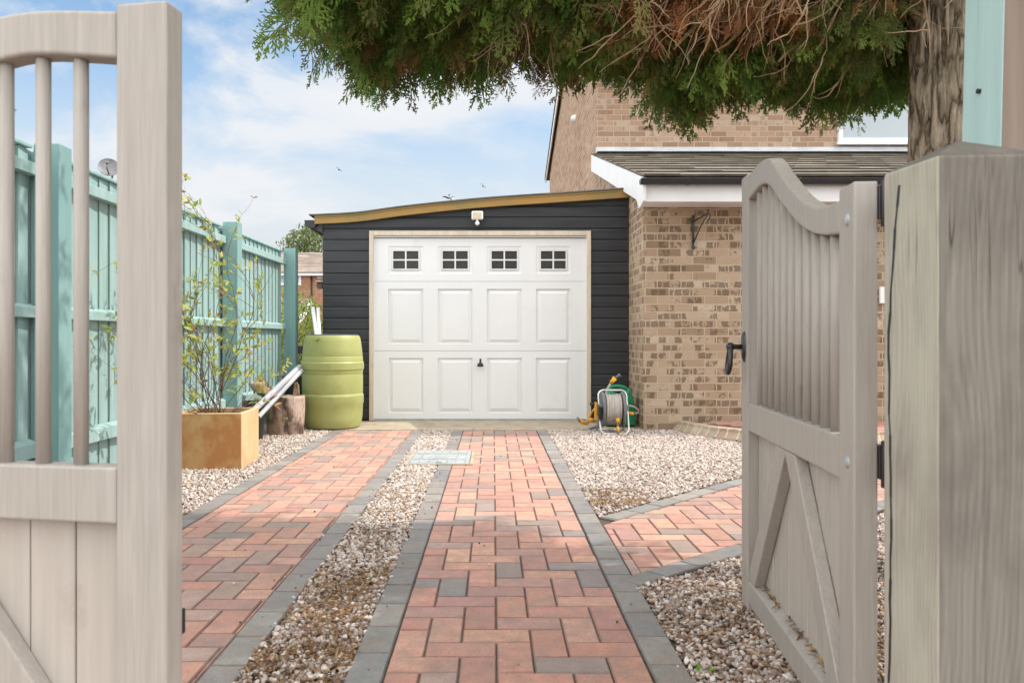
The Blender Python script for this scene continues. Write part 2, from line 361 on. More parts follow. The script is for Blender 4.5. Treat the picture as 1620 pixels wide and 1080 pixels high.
M['pipe_white'] = surf('white_plastic_pipe', (0.76, 0.76, 0.75), (0.82, 0.82, 0.82), 4, 0.4, 0)
M['yellow'] = surf('yellow_fitting', (0.72, 0.33, 0.015), (0.78, 0.39, 0.03), 10, 0.4, 0)
M['orange'] = surf('orange_hose', (0.62, 0.24, 0.02), (0.68, 0.30, 0.04), 10, 0.45, 0)
M['hose'] = surf('grey_garden_hose', (0.34, 0.31, 0.28), (0.47, 0.42, 0.38), 25, 0.55, 0.1, 90, dirt=((0.20, 0.13, 0.09), 0.5, 12, 0.55))
M['reel_grey'] = surf('grey_reel_plastic', (0.13, 0.13, 0.135), (0.19, 0.19, 0.195), 9, 0.5, 0.05, 60)
M['green_plastic'] = surf('green_reel_plastic', (0.012, 0.20, 0.085), (0.018, 0.25, 0.11), 6, 0.4, 0.04, 60, dirt=((0.03, 0.12, 0.06), 0.4, 7, 0.6))
M['glass'] = surf('window_reflection_glass', (0.36, 0.42, 0.45), (0.42, 0.48, 0.51), 1, 0.06, 0, spec=0.8)  # pale sky reflection put into the base colour
M['black_plastic'] = surf('black_plastic', (0.015, 0.015, 0.016), (0.03, 0.03, 0.03), 10, 0.45, 0.05, 60)
M['lamp_face'] = surf('floodlight_face', (0.62, 0.52, 0.36), (0.72, 0.62, 0.45), 40, 0.3, 0.1, 120)

def post_wood(name, green, dark=1.0):
    m, nt, b = nmat(name)
    v = coords(nt, 'Object', (1, 1, 1)); g = coords(nt, 'Object', (30, 30, 0.5))
    fine_ = noise(nt, g, 4, 6, 0.7, 0.3)
    # growth rings: bands that bend round knots
    wob = nd(nt, 'ShaderNodeTexNoise'); wob.inputs['Scale'].default_value = 2.2; wob.inputs['Detail'].default_value = 2; nt.links.new(coords(nt, 'Object', (1.6, 1.6, 0.45)), wob.inputs['Vector'])
    wv_ = nd(nt, 'ShaderNodeVectorMath', operation='MULTIPLY_ADD'); nt.links.new(wob.outputs['Color'], wv_.inputs[0]); wv_.inputs[1].default_value = (.22, .22, 0); nt.links.new(coords(nt, 'Object', (1, 1, 0.02)), wv_.inputs[2])
    rings = nd(nt, 'ShaderNodeTexWave', wave_type='RINGS', rings_direction='Z'); rings.inputs['Scale'].default_value = 26; rings.inputs['Distortion'].default_value = 1.5; rings.inputs['Detail'].default_value = 3; rings.inputs['Detail Scale'].default_value = 3
    nt.links.new(wv_.outputs[0], rings.inputs['Vector'])
    gm = nd(nt, 'ShaderNodeMix', data_type='RGBA'); gm.inputs[0].default_value = .14; nt.links.new(fine_, gm.inputs[6]); nt.links.new(rings.outputs['Fac'], gm.inputs[7]); grain = gm.outputs[2]
    knots = noise(nt, coords(nt, 'Object', (3, 3, 0.8)), 3.0, 4, 0.5, 2.0)
    col = mix(nt, ramp(nt, grain, [(0.28, 0.0), (0.68, 1.0)]), (0.265, 0.235, 0.205), (0.43, 0.40, 0.355))
    col = mix(nt, ramp(nt, noise(nt, coords(nt, 'Object', (2, 2, 1)), 3.2, 5, .6), [(0.42, 0.0), (0.66, 0.65)]), col, (0.15, 0.13, 0.115))
    geo = nd(nt, 'ShaderNodeNewGeometry'); sp = nd(nt, 'ShaderNodeSeparateXYZ'); nt.links.new(geo.outputs['Normal'], sp.inputs[0])
    # algae grows on the sides that face away from the street
    side = ramp(nt, sp.outputs['X'], [(0.0, 1.0), (0.35, 0.0)]) if False else None
    alg = ramp(nt, noise(nt, coords(nt, 'Object', (2, 2, 0.8)), 2.6, 5, 0.6), [(0.36, 0.12), (0.62, 1.0)])
    fac = nd(nt, 'ShaderNodeMath', operation='MULTIPLY'); nt.links.new(alg, fac.inputs[0]); fac.inputs[1].default_value = green
    col = mix(nt, fac.outputs[0], col, (0.43, 0.44, 0.355))
    ck = ramp(nt, noise(nt, coords(nt, 'Object', (9, 9, 0.28)), 3.2, 3, 0.5, 0.5), [(0.485, 0.0), (0.5, 0.75), (0.515, 0.0)])
    ckm = nd(nt, 'ShaderNodeMath', operation='MULTIPLY'); nt.links.new(ck, ckm.inputs[0])
    nt.links.new(ramp(nt, noise(nt, v, 2.3, 2), [(0.52, 0.0), (0.6, 1.0)]), ckm.inputs[1])
    col = mix(nt, ckm.outputs[0], col, (0.04, 0.03, 0.025))
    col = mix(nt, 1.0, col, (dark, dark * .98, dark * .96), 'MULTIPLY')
    nt.links.new(col, b.inputs['Base Color']); b.inputs['Roughness'].default_value = 0.9; b.inputs['Specular IOR Level'].default_value = 0.2
    bump(nt, b, grain, 0.35, 0.004); return m
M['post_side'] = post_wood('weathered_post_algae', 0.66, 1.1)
M['post_front'] = post_wood('weathered_post_grey_shaded', 0.18, .60)  # front copy darkened: its shade put into the grey colour
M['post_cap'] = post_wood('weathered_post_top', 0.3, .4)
M['post_brown'] = surf('bare_brown_post', (0.20, 0.15, 0.12), (0.28, 0.22, 0.18), 4, 0.9, 0.3, 20, (7, 7, 0.5))
M['post_blue'] = surf('pale_blue_post_paint', (0.36, 0.52, 0.51), (0.44, 0.60, 0.58), 4, 0.7, 0.3, 20, (7, 7, 0.6),
                 dirt=((0.15, 0.24, 0.24), 0.8, 5, 0.64, (1, 1, 1)))

# ---------------------------------------------------------------- ground, paving
g = MB(); g.box(-250, 250, -30, 250, -0.6, -0.035); tag(g.build('ground', M['soil']), kind='structure')
g = MB(); g.box(-2.2, 6.0, 0.3, 8.3, -0.03, -0.016); tag(g.build('gravel_bed', M['bed']), kind='structure')

def clip(poly, a, b):   # keep the part left of a->b
    out = []; n = len(poly); nx, ny = -(b[1] - a[1]), b[0] - a[0]
    for i in range(n):
        p, q = poly[i], poly[(i + 1) % n]
        dp = (p[0] - a[0]) * nx + (p[1] - a[1]) * ny; dq = (q[0] - a[0]) * nx + (q[1] - a[1]) * ny
        if dp >= 0: out.append(p)
        if dp * dq < 0:
            t = dp / (dp - dq); out.append((p[0] + (q[0] - p[0]) * t, p[1] + (q[1] - p[1]) * t))
    return out
def area(p): return 0.5 * sum(p[i][0] * p[(i + 1) % len(p)][1] - p[(i + 1) % len(p)][0] * p[i][1] for i in range(len(p)))
def inset(poly, t):
    out = poly
    n = len(poly)
    for i in range(n):
        a, b = poly[i], poly[(i + 1) % n]; dx, dy = b[0] - a[0], b[1] - a[1]; l = math.hypot(dx, dy)
        if l < 1e-6: continue
        ox, oy = -dy / l * t, dx / l * t
        out = clip(out, (a[0] + ox, a[1] + oy), (b[0] + ox, b[1] + oy))
        if len(out) < 3: return []
    return out
def dedup(p):
    o = []
    for q in p:
        if not o or math.hypot(q[0] - o[-1][0], q[1] - o[-1][1]) > 1e-4: o.append(q)
    if len(o) > 1 and math.hypot(o[0][0] - o[-1][0], o[0][1] - o[-1][1]) < 1e-4: o.pop()
    return o
def block(mb, poly, tone, joint=0.0014, ch=0.0040, top=0.0):
    p = dedup(inset(dedup(poly), joint))
    if len(p) < 3 or area(p) < 0.0006: return
    q = dedup(inset(p, ch))
    if len(q) != len(p): q = None
    n = len(p); z = top + random.uniform(-0.0015, 0.0015); tl = [random.uniform(-0.0006, 0.0006) for _ in range(n)]
    mb.cur = tone
    if q:
        vs = [(x, y, -0.03) for x, y in p] + [(x, y, z - 0.005) for x, y in p] + [(x, y, z + t) for (x, y), t in zip(q, tl)]
        fs = [tuple(range(2 * n, 3 * n))]
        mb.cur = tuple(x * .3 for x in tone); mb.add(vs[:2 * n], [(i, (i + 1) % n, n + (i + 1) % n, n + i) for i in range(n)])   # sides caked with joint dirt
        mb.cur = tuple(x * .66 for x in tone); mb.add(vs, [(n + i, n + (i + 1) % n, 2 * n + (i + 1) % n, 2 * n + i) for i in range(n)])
        mb.cur = tone
    else:
        vs = [(x, y, -0.03) for x, y in p] + [(x, y, z) for x, y in p]
        fs = [(i, (i + 1) % n, n + (i + 1) % n, n + i) for i in range(n)] + [tuple(range(n, 2 * n))]
    mb.add(vs, fs)
PAV = [(0.51, 0.275, 0.205), (0.48, 0.245, 0.185), (0.54, 0.31, 0.225), (0.45, 0.235, 0.19), (0.40, 0.23, 0.195), (0.50, 0.285, 0.22),
       (0.33, 0.24, 0.205), (0.29, 0.235, 0.21), (0.25, 0.225, 0.21), (0.39, 0.27, 0.225)]
PW = [3, 3, 2.6, 2.4, 2, 2.2, 1.3, 0.9, 0.6, 1.5]
def jit(c, a=0.09):
    k = 1.2 * random.uniform(1 - a, 1 + a); return tuple(max(0.01, x * k * random.uniform(0.97, 1.03)) for x in c)
def herring(mb, poly, ox, oy, u=0.1):
    xs = [p[0] for p in poly]; ys = [p[1] for p in poly]
    for i in range(int((min(xs) - ox) / u) - 3, int((max(xs) - ox) / u) + 3):
        for j in range(int((min(ys) - oy) / u) - 3, int((max(ys) - oy) / u) + 3):
            r = (i - j) % 4
            if r == 0: rc = (i, j, i + 2, j + 1)
            elif r == 3: rc = (i, j, i + 1, j + 2)
            else: continue
            x0, y0, x1, y1 = ox + rc[0] * u, oy + rc[1] * u, ox + rc[2] * u, oy + rc[3] * u
            c = [(x0, y0), (x1, y0), (x1, y1), (x0, y1)]
            for k in range(len(poly)):
                c = clip(c, poly[k], poly[(k + 1) % len(poly)])
                if len(c) < 3: break
            if len(c) >= 3 and area(c) > 0.0008: block(mb, c, jit(random.choices(PAV, PW)[0]))
KB = [(0.20, 0.20, 0.193), (0.235, 0.235, 0.222), (0.18, 0.186, 0.19), (0.265, 0.255, 0.235), (0.21, 0.216, 0.214)]
def kerb(mb, a, b, w, L=0.2, phase=0.0):   # blocks on the left of a->b
    dx, dy = b[0] - a[0], b[1] - a[1]; l = math.hypot(dx, dy); dx /= l; dy /= l; t = -phase
    while t < l:
        t0, t1 = max(t, 0), min(t + L, l)
        if t1 - t0 > 0.02:
            p = [(a[0] + dx * t0, a[1] + dy * t0), (a[0] + dx * t1, a[1] + dy * t1)]
            q = [(x - dy * w, y + dx * w) for x, y in p]
            block(mb, [p[0], p[1], q[1], q[0]], jit(random.choice(KB), 0.12), top=0.003)
        t += L
Y0, Y1 = 0.6, 7.42
XL0, XL1, XR0, XR1 = -1.522, -0.655, -0.382, 0.512
def strip(x0, x1, ox, oy):
    p = MB(); herring(p, [(x0 + .1, Y0), (x1 - .1, Y0), (x1 - .1, Y1), (x0 + .1, Y1)], ox, oy)
    o = p.build('driveway', M['paver']); tag(o, kind='structure')
    k = MB(); kerb(k, (x0 + .1, Y0), (x0 + .1, Y1), .1, phase=.05); kerb(k, (x1, Y0), (x1, Y1), .1, phase=.13)
    tag(k.build('driveway_kerb', M['paver']), kind='structure')
    j = MB(); j.box(x0 + .003, x1 - .003, Y0, Y1, -0.028, -0.0055); tag(j.build('driveway_bedding', M['joint']), kind='structure')
strip(XL0, XL1, -1.47, 0.0); strip(XR0, XR1, -0.29, 0.03)
# branch path to the porch
PA, PB, PCc, PD, PE = (XR1 + .002, 2.735), (XR1 + .002, 3.79), (3.1, 6.47), (4.3, 6.47), (4.3, 5.9)
def off(a, b, t):
    dx, dy = b[0] - a[0], b[1] - a[1]; l = math.hypot(dx, dy); return (-dy / l * t, dx / l * t)
o1 = off(PA, PE, .1); o2 = off(PCc, PB, .1)
inner = [PA, PE, PD, PCc, PB]
inner = clip(inner, (PA[0] + o1[0], PA[1] + o1[1]), (PE[0] + o1[0], PE[1] + o1[1]))
inner = clip(inner, (PCc[0] + o2[0], PCc[1] + o2[1]), (PB[0] + o2[0], PB[1] + o2[1]))
p = MB(); herring(p, inner, 0.55, 0.07); tag(p.build('garden_path', M['paver']), kind='structure')
k = MB()
kerb(k, (PA[0] + .0, PA[1]), PE, .1, phase=.04); kerb(k, PCc, PB, .1, phase=.1)
tag(k.build('path_kerb', M['paver']), kind='structure')
j = MB(); j.prism([PA, PE, PD, PCc, PB], 'z', -0.029, -0.0065); tag(j.build('path_bedding', M['joint']), kind='structure')
s = MB(); s.prism([(-1.95, 7.43), (1.45, 7.43), (1.45, 8.6), (-1.95, 8.6)], 'z', -0.02, 0.006)
tag(s.build('concrete_apron', M['concrete'], bevel=0.006), kind='structure')

# ---------------------------------------------------------------- gravel
def ico(sub):
    import bmesh
    bm = bmesh.new(); bmesh.ops.create_icosphere(bm, subdivisions=sub, radius=1.0)
    v = np.array([x.co[:] for x in bm.verts]); f = np.array([[a.index for a in q.verts] for q in bm.faces]); bm.free(); return v, f
def stones(sub, nvar):
    out = []; v, f = ico(sub)
    for k in range(nvar):
        w = v.copy()
        for _ in range(6):   # knock flats off, as crushed stone has
            nrm = rng.normal(size=3); nrm /= np.linalg.norm(nrm); d = w @ nrm; c = rng.uniform(0.45, 0.8)
            w -= np.where(d > c, d - c, 0)[:, None] * nrm
        w *= rng.uniform(0.88, 1.12, (len(w), 1)); out.append((w, f))
    return out
ST_HI, ST_LO = stones(2, 14), stones(1, 14)
SCOL = np.array([(0.68, 0.60, 0.54), (0.74, 0.68, 0.62), (0.58, 0.47, 0.41), (0.50, 0.39, 0.33), (0.62, 0.56, 0.52), (0.40, 0.33, 0.29), (0.30, 0.23, 0.19), (0.80, 0.75, 0.70), (0.46, 0.42, 0.40)])
SPW = np.array([3, 3, 2, 1.6, 2, 1.1, 0.7, 1.6, 1.2]); SPW = SPW / SPW.sum()
def gravel(poly, dens, brown=0.0, zz=0.0, tiers=((3.3, True), (99, False)), edge=0.012):
    P = np.array(poly); lo, hi = P.min(0) - edge, P.max(0) + edge
    n = int((hi - lo).prod() * dens); T = rng.uniform(lo, hi, (n, 2)); T = T[in_poly(T, poly)]
    T = T + rng.normal(0, 0.006, T.shape)
    res = []
    prev = 0
    for far, hi_ in tiers:
        m = (np.hypot(T[:, 0], T[:, 1]) < far) & (np.hypot(T[:, 0], T[:, 1]) >= prev); prev = far; t = T[m]; n = len(t)
        if not n: continue
        S = rng.uniform(0.0055, 0.0118, (n, 1)) * rng.uniform(0.6, 1.25, (n, 3)); S[:, 2] *= 0.75
        Tz = np.column_stack([t, rng.uniform(-0.010, 0.006, n) + zz])
        Rm = rotmats(rng.uniform(0, 6.28, n), rng.uniform(-.5, .5, n), rng.uniform(-.5, .5, n))
        V, Fc, I = scatter(ST_HI if hi_ else ST_LO, Rm, S, Tz)
        c = SCOL[rng.choice(len(SCOL), n, p=SPW)] * rng.uniform(0.85, 1.12, (n, 1)) * np.array([1.0, .965, .945])
        b = rng.random(n) < brown * np.clip((3.9 - t[:, 1]) / 1.2, 0, 1)
        c[b] *= np.array([0.62, 0.52, 0.44])
        o = np_mesh('gravel', V, Fc, M['stone'], c[I], smooth=hi_); tag(o, kind='stuff')
gravel([(-2.14, 3.0), (XL0, 3.0), (XL0, 7.5), (-1.9, 7.9), (-2.14, 8.1)], 6500)
gravel([(XL1, 1.55), (XR0, 1.55), (XR0, 7.43), (XL1, 7.43)], 8500, 0.32)
gravel([(XR1, 3.82), (3.08, 6.5), (2.05, 6.5), (1.78, 7.1), (1.68, 7.44), (XR1, 7.44)], 6500)
gravel([(XR1, 1.5), (2.6, 1.5), (2.6, 4.4), (XR1, 2.72)], 8500, 0.36)

# dry conifer litter under the tree, and grit on the paving
def litter():
    n = 6500; V = []; c = []
    T = []
    for poly, k in (([(XL1, 1.6), (XR0, 1.6), (XR0, 2.9), (XL1, 2.9)], 1500), ([(XL1, 1.6), (XR0, 1.6), (XR0, 4.6), (XL1, 4.6)], 1150), ([(XR1, 1.5), (2.4, 1.5), (2.4, 3.4), (XR1, 2.72)], 4000),
                    ([(XR1, 3.85), (0.95, 4.25), (0.75, 4.5), (XR1, 4.5)], 700), ([(-2.1, 3.5), (XL0, 3.5), (XL0, 7), (-2.1, 7)], 500)):
        P = np.array(poly); m = 0; acc = []
        while m < k:
            t = rng.uniform(P.min(0), P.max(0), (k, 2)); t = t[in_poly(t, poly)]
            w = np.array([mnoise.noise((x * 5, y * 5, 2.0)) for x, y in t]); t = t[w > rng.uniform(-0.45, 0.35, len(t))]
            acc.append(t); m += len(t)
        T.append(np.concatenate(acc)[:k])
    T = np.concatenate(T); n = len(T)
    q = np.array([(-1, -.5, 0), (0, -1, .15), (1, -.2, 0), (1, .3, 0), (0, 1, .2), (-1, .4, 0)]); f = np.array([[0, 1, 4, 5], [1, 2, 3, 4]])
    S = np.column_stack([rng.uniform(0.006, 0.028, n), rng.uniform(0.0008, 0.0030, n), np.full(n, 0.004)])
    Rm = rotmats(rng.uniform(0, 6.28, n), rng.uniform(-.35, .35, n), rng.uniform(-.6, .6, n))
    V, Fc, I = scatter([(q, f)], Rm, S, np.column_stack([T, rng.uniform(0.004, 0.013, n)]))
    pal = np.array([(0.24, 0.125, 0.055), (0.33, 0.19, 0.09), (0.16, 0.085, 0.045), (0.40, 0.26, 0.13)])
    c = pal[rng.integers(0, 4, n)] * rng.uniform(.8, 1.15, (n, 1))
    tag(np_mesh('leaf_litter', V, Fc, M['litter'], c[I]), kind='stuff')
    # loose stones and crumbs lying on the pavers
    n = 150; T = np.column_stack([rng.uniform(-1.5, 0.55, n), 1.7 + 5.3 * rng.random(n) ** 1.3])
    e = rng.random(n) < 0.55; T[e, 0] = np.where(rng.random(e.sum()) < .6, XL1 - np.abs(rng.normal(0, .06, e.sum())), XR0 + np.abs(rng.normal(0, .05, e.sum())))
    S = rng.uniform(0.002, 0.007, (n, 1)) * rng.uniform(.7, 1.2, (n, 3))
    V, Fc, I = scatter(ST_LO, rotmats(*rng.uniform(0, 6, (3, n))), S, np.column_stack([T, np.full(n, 0.005)]))
    c = np.where(rng.random((n, 1)) < .5, SCOL[rng.integers(0, 9, n)], np.array([[0.10, 0.06, 0.04]]))
    tag(np_mesh('loose_grit', V, Fc, M['stone'], c[I], True), kind='stuff')
litter()
def rail_litter(gm, sg):      # needles and leaf scraps caught on the open gate's bottom rail and brace foot
    n = 170; sL = np.where(rng.random(n) < .35, rng.normal(.17, .03, n), rng.uniform(.1, .9, n)); sL = np.clip(sL, .1, .9)
    q = np.array([(-1, -.5, 0), (0, -1, .15), (1, -.2, 0), (1, .3, 0), (0, 1, .2), (-1, .4, 0)]); f = np.array([[0, 1, 4, 5], [1, 2, 3, 4]])
    loc = np.column_stack([sL, sg * rng.uniform(.018, .033, n), np.full(n, .133)])
    Wm = np.array(gm); P = loc @ Wm[:3, :3].T + Wm[:3, 3]
    S = np.column_stack([rng.uniform(.005, .020, n), rng.uniform(.001, .004, n), np.full(n, .006)])
    V, Fc, I = scatter([(q, f)], rotmats(rng.uniform(0, 6.28, n), rng.uniform(-.6, .6, n), rng.uniform(-.8, .8, n)), S, P)
    pal = np.array([(0.24, 0.125, 0.055), (0.40, 0.24, 0.11), (0.13, 0.075, 0.045), (0.50, 0.33, 0.17)])
    tag(np_mesh('leaf_litter', V, Fc, M['litter'], (pal[rng.integers(0, 4, n)])[I]), kind='stuff')

# manhole cover
mh = thing('manhole_cover', (-0.378, 5.69, 0), 'grey ribbed steel manhole cover set across the gravel strip and paving', 'manhole cover')
f = MB(); x0, x1, y0, y1 = -0.615, -0.14, 5.36, 6.02
for a in ((x0, x1, y0, y0 + .02), (x0, x1, y1 - .02, y1), (x0, x0 + .02, y0 + .02, y1 - .02), (x1 - .022, x1, y0 + .02, y1 - .02)): f.box(*a, -0.01, 0.009)
f.build('frame', M['concrete'], mh, bevel=.002)
f = MB(); f.box(x0 + .024, x1 - .026, y0 + .024, y1 - .024, -0.01, 0.0105)
for i in range(7):
    x = x0 + .036 + i * .064
    for jy in range(14):
        yy = y0 + .05 + jy * .041
        if 2 <= i <= 4 and abs(yy - 5.69) < .09: continue
        f.box(x - .004, x + .004, yy, yy + .026, 0.0103, 0.0150)
for i in range(6):
    x = x0 + .043 + i * .064
    for yy in (y0 + .2, y1 - .2): f.box(x, x + .05, yy, yy + .006, 0.0103, 0.0140)
f.build('lid', M['galv'], mh, bevel=.001, seg=1)
f = MB(); f.box(-.425, -.335, 5.63, 5.74, 0.0100, 0.0145); f.build('lifting_plate', M['galv'], mh, bevel=.002)
f = MB(); f.box(-.40, -.355, y0 + .045, y0 + .06, 0.0100, 0.0125); f.build('key_slot', M['black_plastic'], mh)

# ---------------------------------------------------------------- driveway gates
TOP = [(.085, 1.1535), (.181, 1.157), (.27, 1.172), (.392, 1.217), (.527, 1.290), (.60, 1.333), (.66, 1.368), (.72, 1.382), (.80, 1.385), (.925, 1.375)]
BOT = [(.085, 1.084), (.198, 1.096), (.29, 1.116), (.392, 1.152), (.527, 1.220), (.60, 1.260), (.66, 1.294), (.72, 1.312), (.78, 1.317), (.85, 1.311), (.925, 1.302)]
def interp(tab, x):
    # smooth (Catmull-Rom) interpolation in a table
    for i in range(len(tab) - 1):
        if x <= tab[i + 1][0] or i == len(tab) - 2:
            x0, y0 = tab[i]; x1, y1 = tab[i + 1]
            m0 = (y1 - tab[i - 1][1]) / (x1 - tab[i - 1][0]) if i > 0 else (y1 - y0) / (x1 - x0)
            m1 = (tab[i + 2][1] - y0) / (tab[i + 2][0] - x0) if i + 2 < len(tab) else (y1 - y0) / (x1 - x0)
            h = x1 - x0; t = (x - x0) / h
            return (2*t**3 - 3*t**2 + 1)*y0 + (t**3 - 2*t**2 + t)*h*m0 + (-2*t**3 + 3*t**2)*y1 + (t**3 - t**2)*h*m1
def gate(loc, ang, sg, label):
    L, W, TH = 1.01, .085, .045
    g = thing('driveway_gate', loc, label, 'gate', ang, 'pair of driveway gates')
    def Y(a, b): return (min(sg * a, sg * b), max(sg * a, sg * b))   # depth from the outer face
    m = MB(); m.box(0, W, *Y(0, TH), .03, 1.174); m.build('hinge_stile', M['gate'], g, .004, True, 3)
    m = MB(); m.box(L - W, L, *Y(0, TH), .03, 1.384); m.build('latch_stile', M['gate'], g, .004, True, 3)
    n = 40; xs = [W + .0005 + (L - 2 * W - .001) * i / n for i in range(n + 1)]
    m = MB(); poly = [(x, interp(TOP, x)) for x in xs] + [(x, interp(BOT, x)) for x in reversed(xs)]
    y0, y1 = Y(.0015, TH - .0015)
    k = len(xs)
    vs = [(x, y0, interp(BOT, x)) for x in xs] + [(x, y0, interp(TOP, x)) for x in xs] + [(x, y1, interp(BOT, x)) for x in xs] + [(x, y1, interp(TOP, x)) for x in xs]
    fs = []
    for i in range(k - 1):
        a, b = i, i + 1
        fs += [(a, b, k + b, k + a), (2*k + b, 2*k + a, 3*k + a, 3*k + b), (k + a, k + b, 3*k + b, 3*k + a), (b, a, 2*k + a, 2*k + b)]
    fs += [(0, k, 3*k, 2*k), (k - 1, 3*k - 1, 4*k - 1, 2*k - 1)]
    m.add(vs, fs, False); o = m.build('curved_top_rail', M['gate'], g, .006, True, 3)
    m = MB(); m.box(W + .0005, L - W - .0005, *Y(.002, TH - .002), .585, .672); m.build('middle_rail', M['gate'], g, .004, True)
    a, b = Y(.002, TH - .002); yo, yi = (a, b) if sg > 0 else (b, a)
    m = MB(); m.prism([(yo, .05), (yo, .118), (yi, .135), (yi, .05)], 'x', W + .0005, L - W - .0005); m.build('bottom_rail', M['gate'], g, .003, True)
    for i in range(13):
        s = L - W - .077 - .0675 * i
        if s < W + .02: break
        m = MB(); yc = sg * TH / 2
        z1 = min(interp(BOT, s - .011), interp(BOT, s + .011)) + .012
        m.tube([(s, yc, .665), (s, yc, .9), (s, yc, z1)], .0112, 14); m.build('baluster', M['gate'], g, 0, True)
    m = MB(); e = W + .001; i = 0
    while e < L - W - .01:
        w = min(.0825, L - W - .001 - e); m.box(e + .0013, e + w - .0013, *Y(.034 + (i % 2) * .0007, .0415), .12, .60); e += w; i += 1
    m.box(W + .001, L - W - .001, *Y(.0418, .0445), .12, .60)
    m.build('board_panel', M['gate_board'], g, .002, True, 1)
    mid = L / 2 - .003
    for sd in (-1, 1):
        p0 = Vector((mid + sd * .037, 0, .5845)); p1 = Vector((mid + sd * .385, 0, .126))
        hw = .036; d = (p1 - p0).normalized(); nrm = Vector((-d.z, 0, d.x))
        hx = abs(hw / d.z); 
        pl = [(p0.x - hx, .5845), (p0.x + hx, .5845), (p1.x + hx, .126), (p1.x - hx, .126)]
        if sd > 0: pl[3] = (p1.x - hx, .126)
        m = MB(); m.prism(pl, 'y', *Y(.0025, .0335)); m.build('brace', M['gate'], g, .003, True)
    return g, L, Y
# right leaf stands open; left leaf is almost closed
g1, L, Y = gate((.696, 1.5, 0), math.atan2(1.0, .104), -1, 'right taupe timber gate swung open inward, black ring latch on its edge')
rail_litter(ROOTM[g1.name], -1)
for z in (1.105, .628):
    m = MB(); m.lathe([(0.0, .0065), (.0055, .006), (.0105, .0035), (.0125, 0.0), (.0125, -.002)], (.034, 0, z), 20, Matrix.Rotation(R(-90), 3, 'X'))
    m.build('coach_bolt', M['galv'], g1, 0, True)
for z in (1.13, .63):
    m = MB(); m.box(-.002, .024, -.070, -.0455, z - .03, z + .035); m.tube([(-.006, -.058, z - .045), (-.006, -.058, z + .045)], .010, 12)
    m.box(-.05, -.004, -.064, -.052, z - .012, z + .012)
    m.build('hinge', M['metal_black'], g1, .002, True)
m = MB(); zc = .845
m.lathe([(0, .010), (.016, .009), (.022, .004), (.024, 0)], (L - .042, 0, zc), 24, Matrix.Rotation(R(-90), 3, 'X') @ Matrix.Diagonal((1, 2.1, 1)))
lt = m.build('latch', M['metal_black'], g1, 0, True)
lt2 = MB(); s0 = L - .042
lt2.tube([(s0, .004, zc), (s0, .03, zc), (s0, .04, zc)], [.008, .008, .011], 12)
ring = []
for i in range(21):
    t = math.pi * 2 * i / 20
    ring.append((s0 + .020 * math.sin(t) * (1 - .35 * math.cos(t)), .047 - .004 * math.cos(t), zc - .042 + .041 * math.cos(t)))
lt2.tube(ring, .0075, 10); lt2.ball((s0, .043, zc), .014, 12, 8)
lt2.build('ring_handle', M['metal_black'], lt, 0, True)
LA = R(-10)
g2, L, Y = gate((-.496 - math.cos(LA) * 1.01, 1.18 - math.sin(LA) * 1.01, 0), LA, 1, 'left taupe timber gate close to the viewer with pale slatted top')
m = MB(); m.tube([(L - .03, .058, .05), (L - .03, .058, .55)], .007, 10)
for z in (.11, .26, .42): m.box(L - .05, L - .008, .0455, .066, z - .02, z + .02)
m.build('drop_bolt', M['metal_black'], g2, .002, True)

# big square gate post
gp = thing('gate_post', (.773, 1.285, 0), 'thick weathered timber gate post with pyramid top and green algae', 'gate post')
px0, px1, py0, py1 = .688, .860, 1.20, 1.371
m = MB()
zt, za = 1.157, 1.198
vs = [(px0, py0, -.05), (px1, py0, -.05), (px1, py1, -.05), (px0, py1, -.05), (px0, py0, zt - .003), (px1, py0, zt), (px1, py1, zt), (px0, py1, zt + .003), ((px0 + px1) / 2 - .004, (py0 + py1) / 2, za)]
m.cmi = 0; m.add(vs, [(0, 1, 5, 4)]); m.cmi = 1
o = len(m.v) - 9
for fa in [(3, 0, 4, 7), (1, 2, 6, 5), (2, 3, 7, 6), (4, 5, 8), (5, 6, 8), (6, 7, 8), (7, 4, 8)]:
    m.f.append([o + i for i in fa]); m.sm.append(False); m.tone.append((1, 1, 1)); m.mi.append(2 if len(fa) == 3 else 1)
m.build('shaft', [M['post_front'], M['post_side'], M['post_cap']], gp, .005)
m = MB()   # drying crack down the side
pts = [(px0 - .0008, py0 + .121 + .026 * min(1, (1.13 - z) / .24) + .004 * math.sin(z * 9) + random.uniform(-.0025, .0025), z) for z in np.linspace(1.13, .1, 30)]
for a, b in zip(pts[:-1], pts[1:]):
    w = random.uniform(.0018, .0042)
    m.add([(a[0], a[1] - w, a[2]), (a[0], a[1] + w, a[2]), (b[0], b[1] + w, b[2]), (b[0], b[1] - w, b[2])], [(0, 1, 2, 3)])
m.build('drying_crack', M['black_plastic'], gp)
# fence post behind it
fp = thing('fence_post', (1.05, 1.56, 0), 'tall square post painted pale blue on one side, bare brown in front', 'fence post')
m = MB(); T = Matrix.Translation((0.950, 1.5, 0)) @ Matrix.Rotation(R(1.4), 4, 'Y')
vs = [T @ Vector(v) for v in ((0, 0, -.05), (.12, 0, -.05), (.12, .13, -.05), (0, .13, -.05), (0, 0, 1.95), (.12, 0, 1.95), (.12, .13, 1.95), (0, .13, 1.95))]
m.cmi = 0; m.add(vs, [(0, 1, 5, 4), (1, 2, 6, 5), (2, 3, 7, 6), (4, 5, 6, 7)])
m.f.append([3, 0, 4, 7]); m.sm.append(False); m.tone.append((1, 1, 1)); m.mi.append(1)
m.build('shaft', [M['post_brown'], M['post_blue']], fp, .004)
m = MB(); m.box(1.12, 4.2, 1.53, 1.555, .0, 1.72); m.box(1.12, 4.2, 1.556, 1.60, 1.4, 1.48); m.build('board_panel', M['post_brown'], fp)  # unseen fence run added to block sky light from the right
